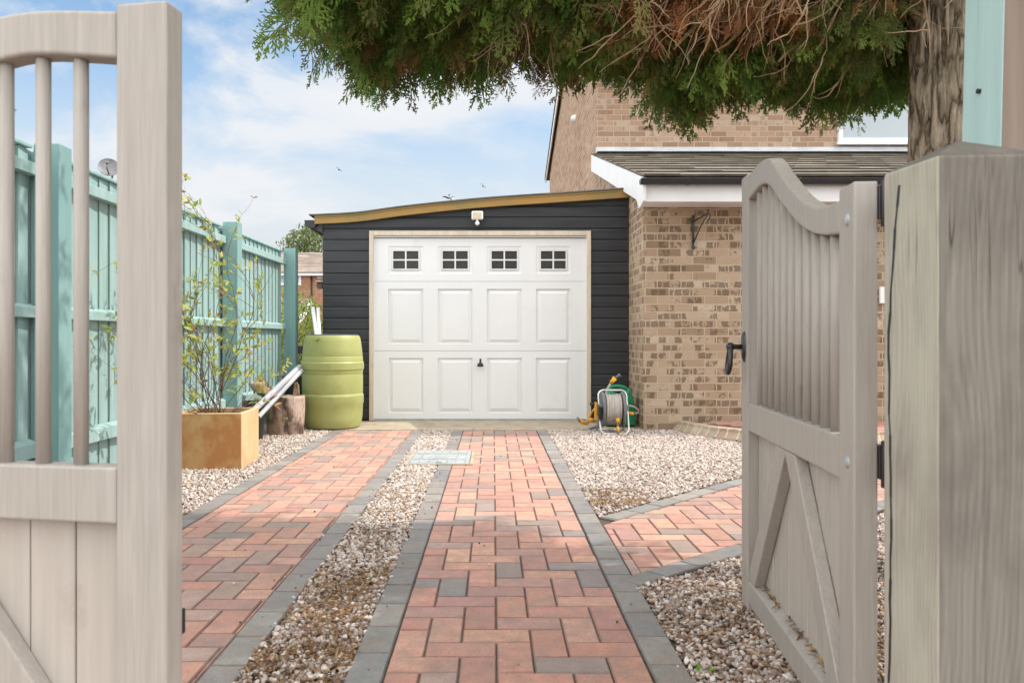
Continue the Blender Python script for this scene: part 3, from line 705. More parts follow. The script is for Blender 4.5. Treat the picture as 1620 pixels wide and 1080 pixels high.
m = MB(); m.tube([T @ Vector((-.001, .07, 1.37)), T @ Vector((-.006, .07, 1.37))], .005, 10); m.build('nail_head', M['black_plastic'], fp)

# ---------------------------------------------------------------- teal fence
fe = thing('garden_fence', (-2.16, 5.0, 0), 'long teal painted board fence with square posts along the left', 'fence')
POSTS = [1.90, 3.82, 6.45, 8.32]
for i, y in enumerate(POSTS):
    m = MB(); dz = random.uniform(-.01, .012)
    m.box(-2.225, -2.10, y - .058, y + .058, -.03, 1.825 + dz); m.build('post', M['teal_post'], fe, .004)
for a, b in zip(POSTS[:-1], POSTS[1:]):
    y0, y1 = a + .060, b - .060
    m = MB(); y = ya_ = a + (.0 if a > 2 else .06); yb_ = b if b < 8 else y1
    while y < yb_ - .01:
        w = min(.122, yb_ - y); t = random.uniform(.92, 1.06); m.cur = (t, t * random.uniform(.98, 1.02), t)
        zt = 1.785 + random.uniform(-.003, .003); e = random.uniform(-.002, .002)
        m.prism([(-2.268 + e, y + .0035), (-2.2430 + e, y + .003), (-2.253 + e, y + w - .003), (-2.268 + e, y + w - .0035)], 'z', .03, zt); y += w
    m.cmi = 1; m.cur = (1, 1, 1); m.box(-2.276, -2.2705, ya_, yb_, .03, 1.76)  # dark backing: shade of the board gaps put into the colour
    pn = m.build('board_panel', [M['teal'], M['gap_shade']], fe)
    for z0, z1, d in ((1.655, 1.73, .048), (.972, 1.04, .046), (.30, .388, .046)):
        m = MB(); m.prism([(-2.242, z0), (-2.242 + d, z0), (-2.242 + d, z1 - .018), (-2.242, z1)], 'y', y0 + .001, y1 - .001)
        m.build('rail', M['teal'], pn, .003)
    m = MB(); m.prism([(-2.29, 1.790), (-2.225, 1.790), (-2.225, 1.808), (-2.29, 1.815)], 'y', y0 + .001, y1 - .001); m.build('capping', M['teal'], pn, .003)

# low dark slatted gate between the fence and the garage
lg = thing('slatted_gate', (-2.0, 8.85, 0), 'low black slatted gate between the fence end and garage', 'gate')
for i in range(4):
    m = MB(); m.box(-2.35, -1.70, 8.84, 8.86, .70 - i * .19, .79 - i * .19); m.build('slat', M['black_plastic'], lg, .002)
for x in (-2.30, -1.76):
    m = MB(); m.box(x - .03, x + .03, 8.862, 8.90, -.03, .80); m.build('upright', M['black_plastic'], lg, .002)

# ---------------------------------------------------------------- garage
GY = 8.23
ga = thing('garage', (-.16, GY, 0), 'black timber clad garage with sloping roof and white panelled door', 'garage')
VT = [(-1.875, 2.172), (-1.43, 2.197), (-.94, 2.262), (-.13, 2.345), (.7, 2.402), (1.435, 2.452)]
def vt(x): return interp(VT, x)
def clad(x0, x1, z0, z1, hk=.1185, zbase=.03, topf=None):
    m = MB(); z = zbase
    while z < z1 + .2:
        a, b = max(z, z0), min(z + hk, z1)
        if topf is not None or b - a > .004:
            n = 1 if topf is None else 12
            for i in range(n):
                xa, xb = x0 + (x1 - x0) * i / n, x0 + (x1 - x0) * (i + 1) / n
                ba = min(z + hk, topf(xa)) if topf else b; bb = min(z + hk, topf(xb)) if topf else b
                if ba <= a + .002 and bb <= a + .002: continue
                ba, bb = max(ba, a + .0005), max(bb, a + .0005)
                def yy(zz):   # shiplap: hollow at the top, proud below
                    t = (zz - z) / hk
                    return GY - .018 + (.003 if t < .78 else .003 + .013 * min(1, (t - .78) / .16))
                def col(x, top):
                    zs = [a, a + (top - a) * .4, a + (top - a) * .78, a + (top - a) * .9, top]
                    return [(x, yy(q), q) for q in zs]
                A, B = col(xa, ba), col(xb, bb)
                vs = A + B + [(xa, GY + .01, a), (xb, GY + .01, a), (xa, GY + .01, ba), (xb, GY + .01, bb)]
                fs = [(k, k + 5, k + 6, k + 1) for k in range(4)] + [(10, 11, 5, 0), (4, 9, 13, 12)]
                m.add(vs, fs)
        z += hk
    return m
FX0, FX1, FZ = wx(584, 8.2), wx(935, 8.2), wz(365, 8.2)
m = clad(-1.80, FX0 - .001, .03, 2.0); m2 = clad(FX1 + .001, 1.432, .03, 2.0); m3 = clad(-1.80, 1.432, FZ + .002, 2.6, zbase=.03 + .1185 * 16, topf=lambda x: vt(x) - .075)
for q in (m2, m3): m.add(q.v, q.f)
m.box(-1.80, FX0 - .001, GY - .012, GY + .012, FZ - .06, FZ + .004); m.box(FX1 + .001, 1.432, GY - .012, GY + .012, FZ - .06, FZ + .004)
m.build('cladding', M['clad'], ga)
m = MB(); m.box(-1.80, FX0, GY + .012, GY + .06, .0, 2.1); m.box(FX1, 1.43, GY + .012, GY + .06, 0, 2.1); m.box(FX0, FX1, GY + .012, GY + .06, 1.97, 2.12)
m.prism([(-1.80, 2.12), (1.43, 2.12), (1.43, 2.36), (.7, 2.31), (-.13, 2.25), (-.94, 2.17), (-1.43, 2.13)], 'y', GY + .014, GY + .06)
m.box(-1.80, -1.75, GY + .062, 14, 0, 2.1)
m.build('wall_structure', M['dark_trim'], ga)
n = 30; xs = [-1.875 + (1.425 + 1.875) * i / n for i in range(n + 1)]
def ribbon(m, xs, f0, f1, y0, y1):
    k = len(xs)
    vs = [(x, y0, f0(x)) for x in xs] + [(x, y0, f1(x)) for x in xs] + [(x, y1, f0(x)) for x in xs] + [(x, y1, f1(x)) for x in xs]
    fs = []
    for a in range(k - 1):
        b = a + 1; fs += [(a, b, k + b, k + a), (2*k + b, 2*k + a, 3*k + a, 3*k + b), (k + a, k + b, 3*k + b, 3*k + a), (b, a, 2*k + a, 2*k + b)]
    fs += [(0, k, 3*k, 2*k), (k - 1, 3*k - 1, 4*k - 1, 2*k - 1)]
    m.add(vs, fs)
m = MB(); ribbon(m, xs, lambda x: vt(x) - .096, lambda x: vt(x) - .010, GY - .065, GY - .022); m.build('verge_board', M['verge'], ga, .003)
m = MB(); ribbon(m, [-1.93] + xs, lambda x: vt(max(x, -1.875)) - .009, lambda x: vt(max(x, -1.875)) + .007, GY - .085, 14.2); m.build('roof', M['felt'], ga, .003)
m = MB(); ribbon(m, xs, lambda x: vt(x) - .028, lambda x: vt(x) - .0105, GY - .072, GY - .0655); m.build('verge_trim', M['verge'], ga)
m = MB()  # gutter end on the low side
pr = [(-1.985, 2.118), (-1.978, 2.065), (-1.93, 2.03), (-1.88, 2.035), (-1.862, 2.06), (-1.862, 2.118)]
m.prism(pr, 'y', GY - .06, 14.1); m.build('gutter', M['dark_trim'], ga, .004)
m = MB(); m.prism([(-1.90, 2.035), (-1.80, 2.09), (-1.80, 1.99)], 'y', GY - .03, GY + .1); m.build('soffit', M['dark_trim'], ga)
# timber frame round the door
m = MB(); fw = .045
m.box(FX0, FX0 + fw, GY - .035, GY + .05, .008, FZ); m.box(FX1 - fw, FX1, GY - .035, GY + .05, .008, FZ); m.box(FX0 + fw + .0005, FX1 - fw - .0005, GY - .034, GY + .05, FZ - .05, FZ - .001)
m.build('door_frame', M['cream'], ga, .004)
DX0, DX1, DZ0, DZ1 = wx(592, 8.25), wx(928, 8.25), .022, wz(377, 8.25)
m = MB(); m.box(FX0 + fw + .001, DX0 - .006, GY - .012, GY + .05, .010, FZ - .051); m.box(DX1 + .006, FX1 - fw - .001, GY - .012, GY + .05, .010, FZ - .051)
m.box(DX0 - .006, DX1 + .006, GY - .011, GY + .05, DZ1 + .006, FZ - .052)
m.build('steel_subframe', M['white'], ga, .002)
yF = GY + .012
kx = lambda p: wx(p, 8.25); kz = lambda p: wz(p, 8.25)
cells_x = [DX0, kx(680.5), kx(759.5), kx(837), DX1]
rows = [(kz(445.2), DZ1, 0), (kz(554.8), kz(445.2), 1), (DZ0, kz(554.8), 2)]
PXs = [(614.4, 669.6), (692.8, 747.6), (770.2, 825.4), (848, 902.5)]
PZs = {1: (457, 544), 2: (566, 653)}
door = MB()
def ring(m, a, b):   # a, b: (x0,x1,z0,z1,y)
    vs = [(a[0], a[4], a[2]), (a[1], a[4], a[2]), (a[1], a[4], a[3]), (a[0], a[4], a[3]), (b[0], b[4], b[2]), (b[1], b[4], b[2]), (b[1], b[4], b[3]), (b[0], b[4], b[3])]
    m.add(vs, [(0, 1, 5, 4), (1, 2, 6, 5), (2, 3, 7, 6), (3, 0, 4, 7)])
def sh(r, t, y): return (r[0] + t, r[1] - t, r[2] + t, r[3] - t, y)
wins = []
for z0, z1, r in rows:
    z0s, z1s = z0 + .0015, z1 - .0015
    for c in range(4):
        cell = (cells_x[c], cells_x[c + 1], z0s, z1s, yF)
        if r == 0: q = (kx(614.6), 0, 0, 0); pr = (kx(PXs[c][0]), kx(PXs[c][1]), kz(433), kz(389.5), yF)
        else: pr = (kx(PXs[c][0]), kx(PXs[c][1]), kz(PZs[r][1]), kz(PZs[r][0]), yF)
        ring(door, cell, pr)
        if r == 0:
            ring(door, pr, sh(pr, .006, yF + .007)); p2 = sh(pr, .006, yF + .007); wins.append(p2)
            ring(door, p2, sh(p2, .028, yF + .011)); p3 = sh(p2, .028, yF + .014); door.add([(p3[0], p3[4], p3[2]), (p3[1], p3[4], p3[2]), (p3[1], p3[4], p3[3]), (p3[0], p3[4], p3[3])], [(0, 1, 2, 3)])
        else:
            a = sh(pr, .004, yF + .019); ring(door, pr, a); b = sh(a, .010, yF + .019); ring(door, a, b)
            c2 = sh(b, .034, yF + .002); ring(door, b, c2); door.add([(c2[0], c2[4], c2[2]), (c2[1], c2[4], c2[2]), (c2[1], c2[4], c2[3]), (c2[0], c2[4], c2[3])], [(0, 1, 2, 3)])
    for z in (z0s, z1s):   # lip at each section joint
        door.add([(DX0, yF, z), (DX1, yF, z), (DX1, yF + .02, z), (DX0, yF + .02, z)], [(0, 1, 2, 3)])
for x in (DX0, DX1): door.add([(x, yF, DZ0), (x, yF + .03, DZ0), (x, yF + .03, DZ1), (x, yF, DZ1)], [(0, 1, 2, 3)])
dr = door.build('door', M['door_white'], ga)
m = MB(); m.box(DX0 - .02, DX1 + .02, yF + .034, yF + .044, .008, DZ1 + .02); m.build('door_backing', M['black_plastic'], ga)
for w in wins:
    a = (w[0] + .031, w[1] - .031, w[2] + .032, w[3] - .032); y = yF + .0105
    m = MB(); t = .014
    m.box(a[0], a[1], y - .012, y, a[3] - t, a[3]); m.box(a[0], a[1], y - .012, y, a[2], a[2] + t)
    m.box(a[0], a[0] + t, y - .012, y, a[2] + t, a[3] - t); m.box(a[1] - t, a[1], y - .012, y, a[2] + t, a[3] - t)
    cx, cz = (a[0] + a[1]) / 2, (a[2] + a[3]) / 2
    m.box(cx - .008, cx + .008, y - .010, y - .001, a[2] + t, a[3] - t); m.box(a[0] + t, cx - .008, y - .0098, y - .001, cz - .008, cz + .008); m.box(cx + .008, a[1] - t, y - .0098, y - .001, cz - .008, cz + .008)
    m.build('window_frame', M['door_white'], dr, .002)
    m = MB(); m.box(a[0] + t, a[1] - t, y - .0008, y + .002, a[2] + t, a[3] - t); m.build('window_pane', M['pane_dark'], dr)
m = MB(); hx, hz = kx(760), kz(573); m.box(hx - .009, hx + .009, yF - .004, yF, hz - .005, hz + .04)
m.tube([(hx, yF - .002, hz - .02), (hx, yF - .035, hz - .022)], .012, 12)
m.lathe([(.001, .022), (.012, .020), (.020, .010), (.031, -.002), (.034, -.015), (.028, -.025), (.001, -.027)], (hx, yF - .040, hz - .018), 16, Matrix.Diagonal((1, .5, 1)))
m.build('door_handle', M['black_plastic'], dr)
m = MB(); m.box(DX0, DX1, yF - .008, yF + .01, .0065, .0205); m.build('door_seal', M['galv'], dr)

# flood lamp above the door
fl = thing('floodlight', (wx(755, 8.12), GY - .02, wz(340, 8.12)), 'white square floodlight with sensor fixed above the garage door', 'floodlight')
lx, lz = wx(755, 8.12), wz(340.5, 8.12); y = GY - .11
m = MB(); m.box(lx - .06, lx + .06, y, y + .035, lz - .045, lz + .045); m.build('housing', M['white'], fl, .014, seg=4)
m = MB(); m.box(lx - .046, lx + .046, y - .003, y - .0002, lz - .033, lz + .033); m.build('lamp_glass', M['lamp_face'], fl, .003)
m = MB(); m.box(lx - .05, lx + .05, y + .036, GY - .018, lz - .02, lz + .02); m.build('bracket', M['dark_trim'], fl, .004)
m = MB(); m.ball((lx, y + .015, lz - .082), .023, 14, 10); m.tube([(lx, y + .018, lz - .045), (lx, y + .015, lz - .07)], .010, 10); m.build('sensor', M['white'], fl)

# small aerial on the garage roof
ae = thing('roof_aerial', (wx(714, 8.6), 8.6, 2.31), 'small dark bent aerial on the garage roof edge', 'aerial')
m = MB(); d = 8.6
P_ = lambda a, b: (wx(a, d), d, wz(b, d))
m.tube([P_(700, 311), P_(705, 311.5), P_(709, 313.5), P_(713, 313.5)], [.004, .009, .009, .006], 8)
m.build('arm', M['black_plastic'], ae)
m = MB(); m.tube([P_(714, 317), P_(713.5, 314), P_(715.5, 311.5), P_(719, 313)], .006, 8); m.build('bracket', M['black_plastic'], ae)
m = MB(); m.ball(P_(716.5, 315), .018, 12, 8); m.tube([P_(716.5, 316), P_(716.5, 324)], .008, 8); m.build('mount', M['white'], ae)
m = MB(); m.ball(P_(710.5, 308.5), .010, 10, 8); m.tube([P_(710.5, 308.5), P_(711, 313)], .002, 6); m.build('tip', M['reel_grey'], ae)

# ---------------------------------------------------------------- house with lean-to porch
ho = thing('house', (3.5, 9.0, 0), 'two storey brown brick house with a tiled lean-to front', 'house')
HX, PY, MY, EX = 1.437, 7.43, 10.87, 8.5
m = MB(); m.box(HX, EX, PY, PY + .1, -.03, 2.14); m.build('lower_wall', M['brick'], ho)
m = MB(); m.prism([(PY + .1005, -.03), (MY - .001, -.03), (MY - .001, 3.36), (PY + .1005, 2.32)], 'x', HX, HX + .1); m.build('lean_to_side_wall', M['brick'], ho)
m = MB()
m.box(HX + .1005, EX, MY, MY + .1, 3.0, 5.06); 
m.build('upper_wall', M['brick_up'], ho)
SL = .262
m = MB(); m.prism([(MY, -.03), (19.7, -.03), (19.7, 5.08), (15.3, 6.30), (MY, 5.06)], 'x', HX, HX + .1); m.build('gable_wall', M['brick_up'], ho)
m = MB()
for ya, za, yb, zb in ((10.4, 4.99, 15.3, 6.42), (20.15, 5.05, 15.3, 6.42)):
    lo, hi = (ya, za), (yb, zb)
    m.prism([lo, hi, (hi[0], hi[1] - .08), (lo[0], lo[1] - .08)], 'x', HX - .10, EX + .3)
m.build('main_roof', M['tile'], ho)
m = MB()
m.prism([(20.1, 4.90), (20.1, 5.0), (15.3, 6.335), (15.3, 6.15)], 'x', HX - .085, HX - .06)
m.prism([(10.4, 4.72), (10.4, 4.90), (15.298, 6.335), (15.298, 6.15)], 'x', HX - .085, HX - .06)
m.build('gable_barge_board', M['white'], ho, .003)
m = MB(); m.box(HX - .085, EX, 10.36, 10.38, 4.72, 4.90); m.build('main_fascia', M['white'], ho)
m = MB(); vy, vz = 13.6, wz(188, 13.6)
m.lathe([(.0, .08), (.04, .07), (.06, .04), (.07, 0)], (HX, vy, vz), 18, Matrix.Rotation(R(-90), 3, 'Y')); m.build('wall_vent', M['white'], ho)
# lean-to roof tiles
EZ, EY = 2.335, 7.02; RS = (3.455 - EZ) / (MY - EY)
nc = 10; dy = (MY - EY) / nc
ang = math.atan(RS)
m = MB()
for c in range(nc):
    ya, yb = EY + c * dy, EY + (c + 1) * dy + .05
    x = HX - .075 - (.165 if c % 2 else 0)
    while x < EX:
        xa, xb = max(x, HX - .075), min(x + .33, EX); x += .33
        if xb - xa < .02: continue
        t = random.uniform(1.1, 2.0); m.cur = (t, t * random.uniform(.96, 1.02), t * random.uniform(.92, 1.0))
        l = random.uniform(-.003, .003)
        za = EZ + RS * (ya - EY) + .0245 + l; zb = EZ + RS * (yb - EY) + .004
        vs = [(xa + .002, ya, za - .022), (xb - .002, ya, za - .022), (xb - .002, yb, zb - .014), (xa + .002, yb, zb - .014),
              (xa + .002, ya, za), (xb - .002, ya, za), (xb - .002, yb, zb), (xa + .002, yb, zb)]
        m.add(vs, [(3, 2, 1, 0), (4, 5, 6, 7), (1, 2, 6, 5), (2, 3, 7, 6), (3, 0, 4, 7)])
        e = random.uniform(.35, .85); m.cur = (e, e * .96, e * .9); m.add(vs, [(0, 1, 5, 4)])      # shaded edges and sky-lit tops put into the tone, with grey lichen
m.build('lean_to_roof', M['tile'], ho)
m = MB(); m.box(HX, EX, MY - .03, MY - .001, 3.455, 3.545); m.box(HX, EX, MY - .16, MY - .0305, 3.452, 3.465)
m.build('flashing', M['lead'], ho, .003)
bz = lambda y: EZ + RS * (y - EY)
m = MB()
m.prism([(7.07, bz(7.07) - .012), (MY - .03, bz(MY - .03) - .012), (MY - .03, bz(MY - .03) - .24), (7.42, bz(7.42) - .255), (7.30, 2.09), (7.07, 2.125)], 'x', HX - .07, HX - .045)
m.build('barge_board', M['white'], ho, .003)
m = MB(); m.box(HX - .0445, EX, 7.115, 7.14, 2.125, 2.318); m.build('fascia', M['white'], ho, .002)
m = MB(); m.box(HX - .0445, EX, 7.1405, 7.429, 2.126, 2.14); m.build('soffit', M['white'], ho)
m = MB()
gz, gy = 2.318, 7.062
x0g = HX - .095
prof = [(gy + .048 * math.cos(t), gz + .05 * math.sin(t)) for t in np.linspace(0, -math.pi, 13)]
vs = [(x0g, *p) for p in prof] + [(EX, *p) for p in prof]; n = len(prof)
m.add(vs, [(i, i + 1, n + i + 1, n + i) for i in range(n - 1)], True)
m.prism([(p[0], p[1]) for p in prof], 'x', x0g - .006, x0g)
for x in (1.75, 2.75, 3.75, 4.75): m.prism([(gy + .054 * math.cos(t), gz + .003 + .057 * math.sin(t)) for t in np.linspace(.1, -math.pi - .1, 13)], 'x', x, x + .03)
m.tube([(x0g, gy - .047, gz), (EX, gy - .047, gz)], .006, 8)
m.build('gutter', M['gutter'], ho)
m = MB(); d = 7.425
bx, bzz = wx(1395, d), wz(467, d); m.box(bx - .03, bx + .03, d - .03, d + .003, bzz - .08, bzz + .08); m.build('door_bell', M['white'], ho, .008)
# upper windows: frame and pane
def window(x0, x1, z0, z1, mull=()):
    y = MY - .055; t = .065
    m = MB(); m.box(x0, x1, y, y + .06, z0, z0 + t); m.box(x0, x1, y, y + .06, z1 - t, z1); m.box(x0, x0 + t, y, y + .06, z0 + t, z1 - t); m.box(x1 - t, x1, y, y + .06, z0 + t, z1 - t)
    for q in mull: m.box(q - .03, q + .03, y + .002, y + .06, z0 + t, z1 - t)
    m.box(x0 - .03, x1 + .03, y - .04, y - .0005, z0 - .035, z0 + .002)
    w = m.build('window', M['white'], ho, .005)
    m = MB(); m.box(x0 + t, x1 - t, y + .034, y + .040, z0 + t, z1 - t); m.build('pane', M['glass'], w)
window(wx(1324, MY), wx(1324, MY) + 1.75, wz(227, MY), wz(105, MY), (wx(1449, MY) + .03,))
window(wx(1024, MY), wx(1110, MY), wz(152, MY), wz(95, MY))

# hanging-basket bracket
hb = thing('basket_bracket', (wx(1097, 7.4), 7.42, wz(370, 7.4)), 'black wrought iron hanging basket bracket on the brick wall', 'bracket')
d = 7.42; q = 7.42
m = MB(); x = wx(1096.5, d); m.box(x - .011, x + .011, d - .012, d + .004, wz(394, d), wz(341, d))
for z in (wz(343, d), wz(392, d)): m.ball((x, d - .012, z), .017, 10, 8, (1, .7, 1))
m.build('back_plate', M['metal_black'], hb, .003)
m = MB(); out = Vector((.085, -.20, 0)); o = Vector((x, d - .012, 0))
za, zb = wz(351, d), wz(384, d)
def pt(t, z): v = o + out * t; return (v.x, v.y, z)
m.tube([pt(0, za), pt(.5, za + .025), pt(1, za + .05)], .007, 8); m.build('arm', M['metal_black'], hb)
m = MB(); m.tube([pt(0.02, zb), pt(.5, za - .06), pt(.95, za + .035)], .006, 8); m.build('brace', M['metal_black'], hb)
m = MB(); hk = []
for i in range(14):
    t = -1.0 + 4.4 * i / 13; hk.append(pt(1.0 + .13 * math.sin(t), za + .02 + .032 * math.cos(t)))
m.tube(hk, .006, 8); m.ball(pt(1.0, za + .075), .013, 10, 8); m.build('hook', M['metal_black'], hb)

# raised porch step with brick edging
ps = thing('porch_step', (2.6, 7.0, 0), 'low paved porch step with a slanted brick edge at the house wall', 'step')
edge = [(1.70, 7.43), (1.735, 7.28), (1.79, 7.10), (1.87, 6.92), (1.97, 6.76), (2.10, 6.63), (2.27, 6.54), (2.5, 6.50), (2.9, 6.49), (3.5, 6.49), (4.6, 6.49)]
# resample evenly at brick pitch
E = []; acc = 0
seg = [(Vector(edge[i]), Vector(edge[i + 1])) for i in range(len(edge) - 1)]
pos = 0.0
tot = sum((b - a).length for a, b in seg)
def at(s):
    for a, b in seg:
        l = (b - a).length
        if s <= l: return a + (b - a) * (s / l), (b - a).normalized()
        s -= l
    return b, (b - a).normalized()
m = MB(); mort = MB(); s_ = 0.0; HT = .088
while s_ < tot - .11:
    a, da = at(s_ + .007); b, db = at(s_ + .103)
    na, nb = Vector((-da.y, da.x)), Vector((-db.y, db.x))     # towards the house
    t = random.choice([(.29, .27, .23), (.44, .37, .25), (.38, .33, .24), (.24, .23, .22), (.46, .39, .28), (.36, .26, .19)]); m.cur = jit(t, .1)
    def P3(p, n, o_, z): return (p.x + n.x * o_, p.y + n.y * o_, z)
    vs = [P3(a, na, 0, -.01), P3(b, nb, 0, -.01), P3(b, nb, .012, .012), P3(a, na, .012, .012), P3(b, nb, .06, .062), P3(a, na, .06, .062), P3(b, nb, .064, HT), P3(a, na, .064, HT), P3(b, nb, .17, HT + .002), P3(a, na, .17, HT + .002), P3(b, nb, .17, -.01), P3(a, na, .17, -.01)]
    m.add(vs, [(0, 1, 2, 3), (3, 2, 4, 5), (5, 4, 6, 7), (7, 6, 8, 9), (9, 8, 10, 11), (0, 3, 5, 7, 9, 11), (1, 10, 8, 6, 4, 2)])
    a, da = at(max(0, s_ - .004)); b, db = at(s_ + .108); na, nb = Vector((-da.y, da.x)), Vector((-db.y, db.x))
    vs = [P3(a, na, .014, .008), P3(b, nb, .014, .008), P3(b, nb, .062, .059), P3(a, na, .062, .059), P3(b, nb, .066, HT - .001), P3(a, na, .066, HT - .001), P3(b, nb, .165, HT), P3(a, na, .165, HT)]
    mort.add(vs, [(0, 1, 2, 3), (3, 2, 4, 5), (5, 4, 6, 7)])
    s_ += .11
m.build('brick_edging', M['paver'], ps, .003, seg=1); mort.build('mortar', M['mortar'], ps)
pl = [at(t)[0] + Vector((-at(t)[1].y, at(t)[1].x)) * .172 for t in np.linspace(0.0, tot - .2, 40)]
m = MB(); poly = [(v.x, v.y) for v in pl if v.y < 7.425]; poly = [(poly[0][0], 7.428)] + poly + [(poly[-1][0], 7.428)]
m.prism(poly, 'z', -.02, HT - .004); m.build('bedding', M['joint'], ps)
m = MB()
for i in range(int(3.0 / .2)):
    for jx in range(-2, 12):
        x0 = 1.75 + i * .2 + (.1 if jx % 2 else 0); y0 = 6.6 + jx * .1
        c = [(x0, y0), (x0 + .2, y0), (x0 + .2, y0 + .1), (x0, y0 + .1)]
        if all(in_poly(np.array([p]), poly)[0] for p in c):
            block(m, c, jit((.50, .24, .19)), top=HT + .002)
m.build('paving', M['paver'], ps)

# ---------------------------------------------------------------- water butt and things by the fence
wb = thing('water_butt', (-1.574, 7.63, 0), 'lime green ribbed plastic water butt in front of the garage', 'water butt')
m = MB(); m.lathe([(.0, .006), (.235, .006), (.262, .02), (.280, .06), (.289, .12), (.294, .235), (.301, .250), (.301, .322), (.294, .336), (.291, .345), (.294, .36), (.294, .515), (.290, .528), (.294, .545), (.295, .565), (.303, .578), (.303, .638), (.295, .65), (.292, .695), (.288, .703), (.290, .712), (.284, .77), (.274, .85), (.265, .886), (.255, .902), (.25, .904)], (-1.574, 7.63, 0), 72)
m.build('barrel', M['butt'], wb)
m = MB(); m.lathe([(.252, .899), (.250, .909), (.235, .914), (.0, .918)], (-1.574, 7.63, 0), 60); m.build('lid', M['butt_lid'], wb)
def onbutt(px, py, r=.297):
    x = wx(px, 7.36) + 1.574; return (x - 1.574, 7.63 - math.sqrt(max(0, r * r - x * x)) - .002, wz(py, 7.36))
m = MB(); m.tube([onbutt(499, 537, .283), onbutt(501.5, 540, .283), onbutt(505, 535, .281)], .0035, 6); m.build('maker_mark', M['black_plastic'], wb)
for px in (490,): pass
for (a, b, lab) in (((493, 486), (502, 540), 'white plastic pipe leaning on the garage, left one of two'), ((501.5, 487), (505.8, 540), 'white plastic pipe leaning on the garage, nearer its wall')):
    top = Vector((wx(a[0], 8.12), 8.12, wz(a[1], 8.12))); bot = Vector((wx(b[0], 8.06), 8.06, wz(b[1], 8.06)))
    top.y = 8.17; d = bot - top; low = top + d * ((top.z - .0) / -d.z)
    m = MB(); m.tube([low, top], .0205 if a[0] < 500 else .0185, 16, True)
    o = m.build('plastic_pipe', M['pipe_white']); tag(o, lab, 'pipe', 'white pipes leaning on the garage')

pl = thing('planter', (-1.92, 5.41, 0), 'square ochre terracotta planter on gravel holding a straggly shrub', 'planter', R(3))
m = MB(); w = .23; t = .028; hh = .375
o_ = [(-w, -w), (w, -w), (w, w), (-w, w)]; i_ = [(-w + t, -w + t), (w - t, -w + t), (w - t, w - t), (-w + t, w - t)]
vs = [(x, y, 0.0) for x, y in o_] + [(x, y, hh) for x, y in o_] + [(x, y, hh) for x, y in i_] + [(x, y, hh - .08) for x, y in i_]
fs = [(3, 2, 1, 0)] + [(k, (k + 1) % 4, 4 + (k + 1) % 4, 4 + k) for k in range(4)] + [(4 + k, 4 + (k + 1) % 4, 8 + (k + 1) % 4, 8 + k) for k in range(4)] + [(8 + k, 8 + (k + 1) % 4, 12 + (k + 1) % 4, 12 + k) for k in range(4)]
m.add(vs, fs); m.mi[1] = 1; m.build('pot', [M['terra'], M['terra_stained_shaded']], pl, .007, True, 3)
m = MB(); m.box(-w + t + .001, w - t - .001, -w + t + .001, w - t - .001, .25, hh - .035); m.build('compost', M['soil'], pl, 0, True)

LEAF = np.array([(0, 0, 0), (.3, .16, .03), (.65, .15, .02), (1, 0, -.06), (.65, -.15, .02), (.3, -.16, .03), (.3, 0, -.02), (.65, 0, -.03)])
LEAFF = np.array([[0, 6, 1, 1], [6, 7, 2, 1], [7, 3, 2, 2], [0, 5, 6, 6], [5, 4, 7, 6], [4, 3, 7, 7]])
LEAFF3 = []
for q in LEAFF:
    a = list(dict.fromkeys(q)); LEAFF3.append(a[:3]); 
    if len(a) == 4: LEAFF3.append([a[0], a[2], a[3]])
LEAFF3 = np.array(LEAFF3)
def leaf_cloud(P, D, size, pal, name, parent, spread=.9):
    n = len(P); P = np.array(P); D = np.array(D)
    az = np.arctan2(D[:, 1], D[:, 0]) + rng.normal(0, spread, n); el = -np.arcsin(np.clip(D[:, 2], -1, 1)) * .6 + rng.normal(0, .5, n)
    Rm = rotmats(az, el, rng.normal(0, .7, n)); S = rng.uniform(size[0], size[1], (n, 1)) * np.array([[1, 1, 1]])
    V, Fc, I = scatter([(LEAF, LEAFF3)], Rm, S, P)
    c = np.array(pal)[rng.integers(0, len(pal), n)] * rng.uniform(.75, 1.2, (n, 1))
    return np_mesh(name, V, Fc, M['leaf'], c[I], True, parent)
sb = thing('climbing_shrub', (-1.95, 5.4, .33), 'straggly climbing shrub with yellow green leaves in the planter', 'shrub')
rr = random.Random(5)
LP, LD = [], []
m = MB()
def grow(p, d, L, r, depth, droop, leafy):
    pts = [Vector(p)]; d = Vector(d).normalized(); n = max(4, int(L / .06))
    for i in range(n):
        d = (d + Vector((rr.gauss(0, .13) - .5 * max(0, pts[-1].x + 1.93), rr.gauss(0, .13) - .2 * max(0, pts[-1].y - 5.85), rr.gauss(0, .1) - droop))).normalized()
        q = pts[-1] + d * (L / n)
        if q.x < -2.17: q.x = -2.17; d.x = abs(d.x) * .3
        pts.append(q)
        if depth > 0 and rr.random() < .42 and i > 1:
            sd = (d + Vector((rr.gauss(0, .6), rr.gauss(0, .6), rr.gauss(.15, .5)))).normalized()
            grow(q, sd, L * rr.uniform(.18, .38), r * .5, depth - 1, droop * 1.2, leafy)
        if i > n * (.25 if depth == 0 else .55) and rr.random() < leafy:
            for _ in range(rr.choice([2, 3, 3, 4])): LP.append(q); LD.append(d)
    m.tube(pts, [max(.0008, r * .55 * (1 - .75 * i / n)) for i in range(n + 1)], 5, False)
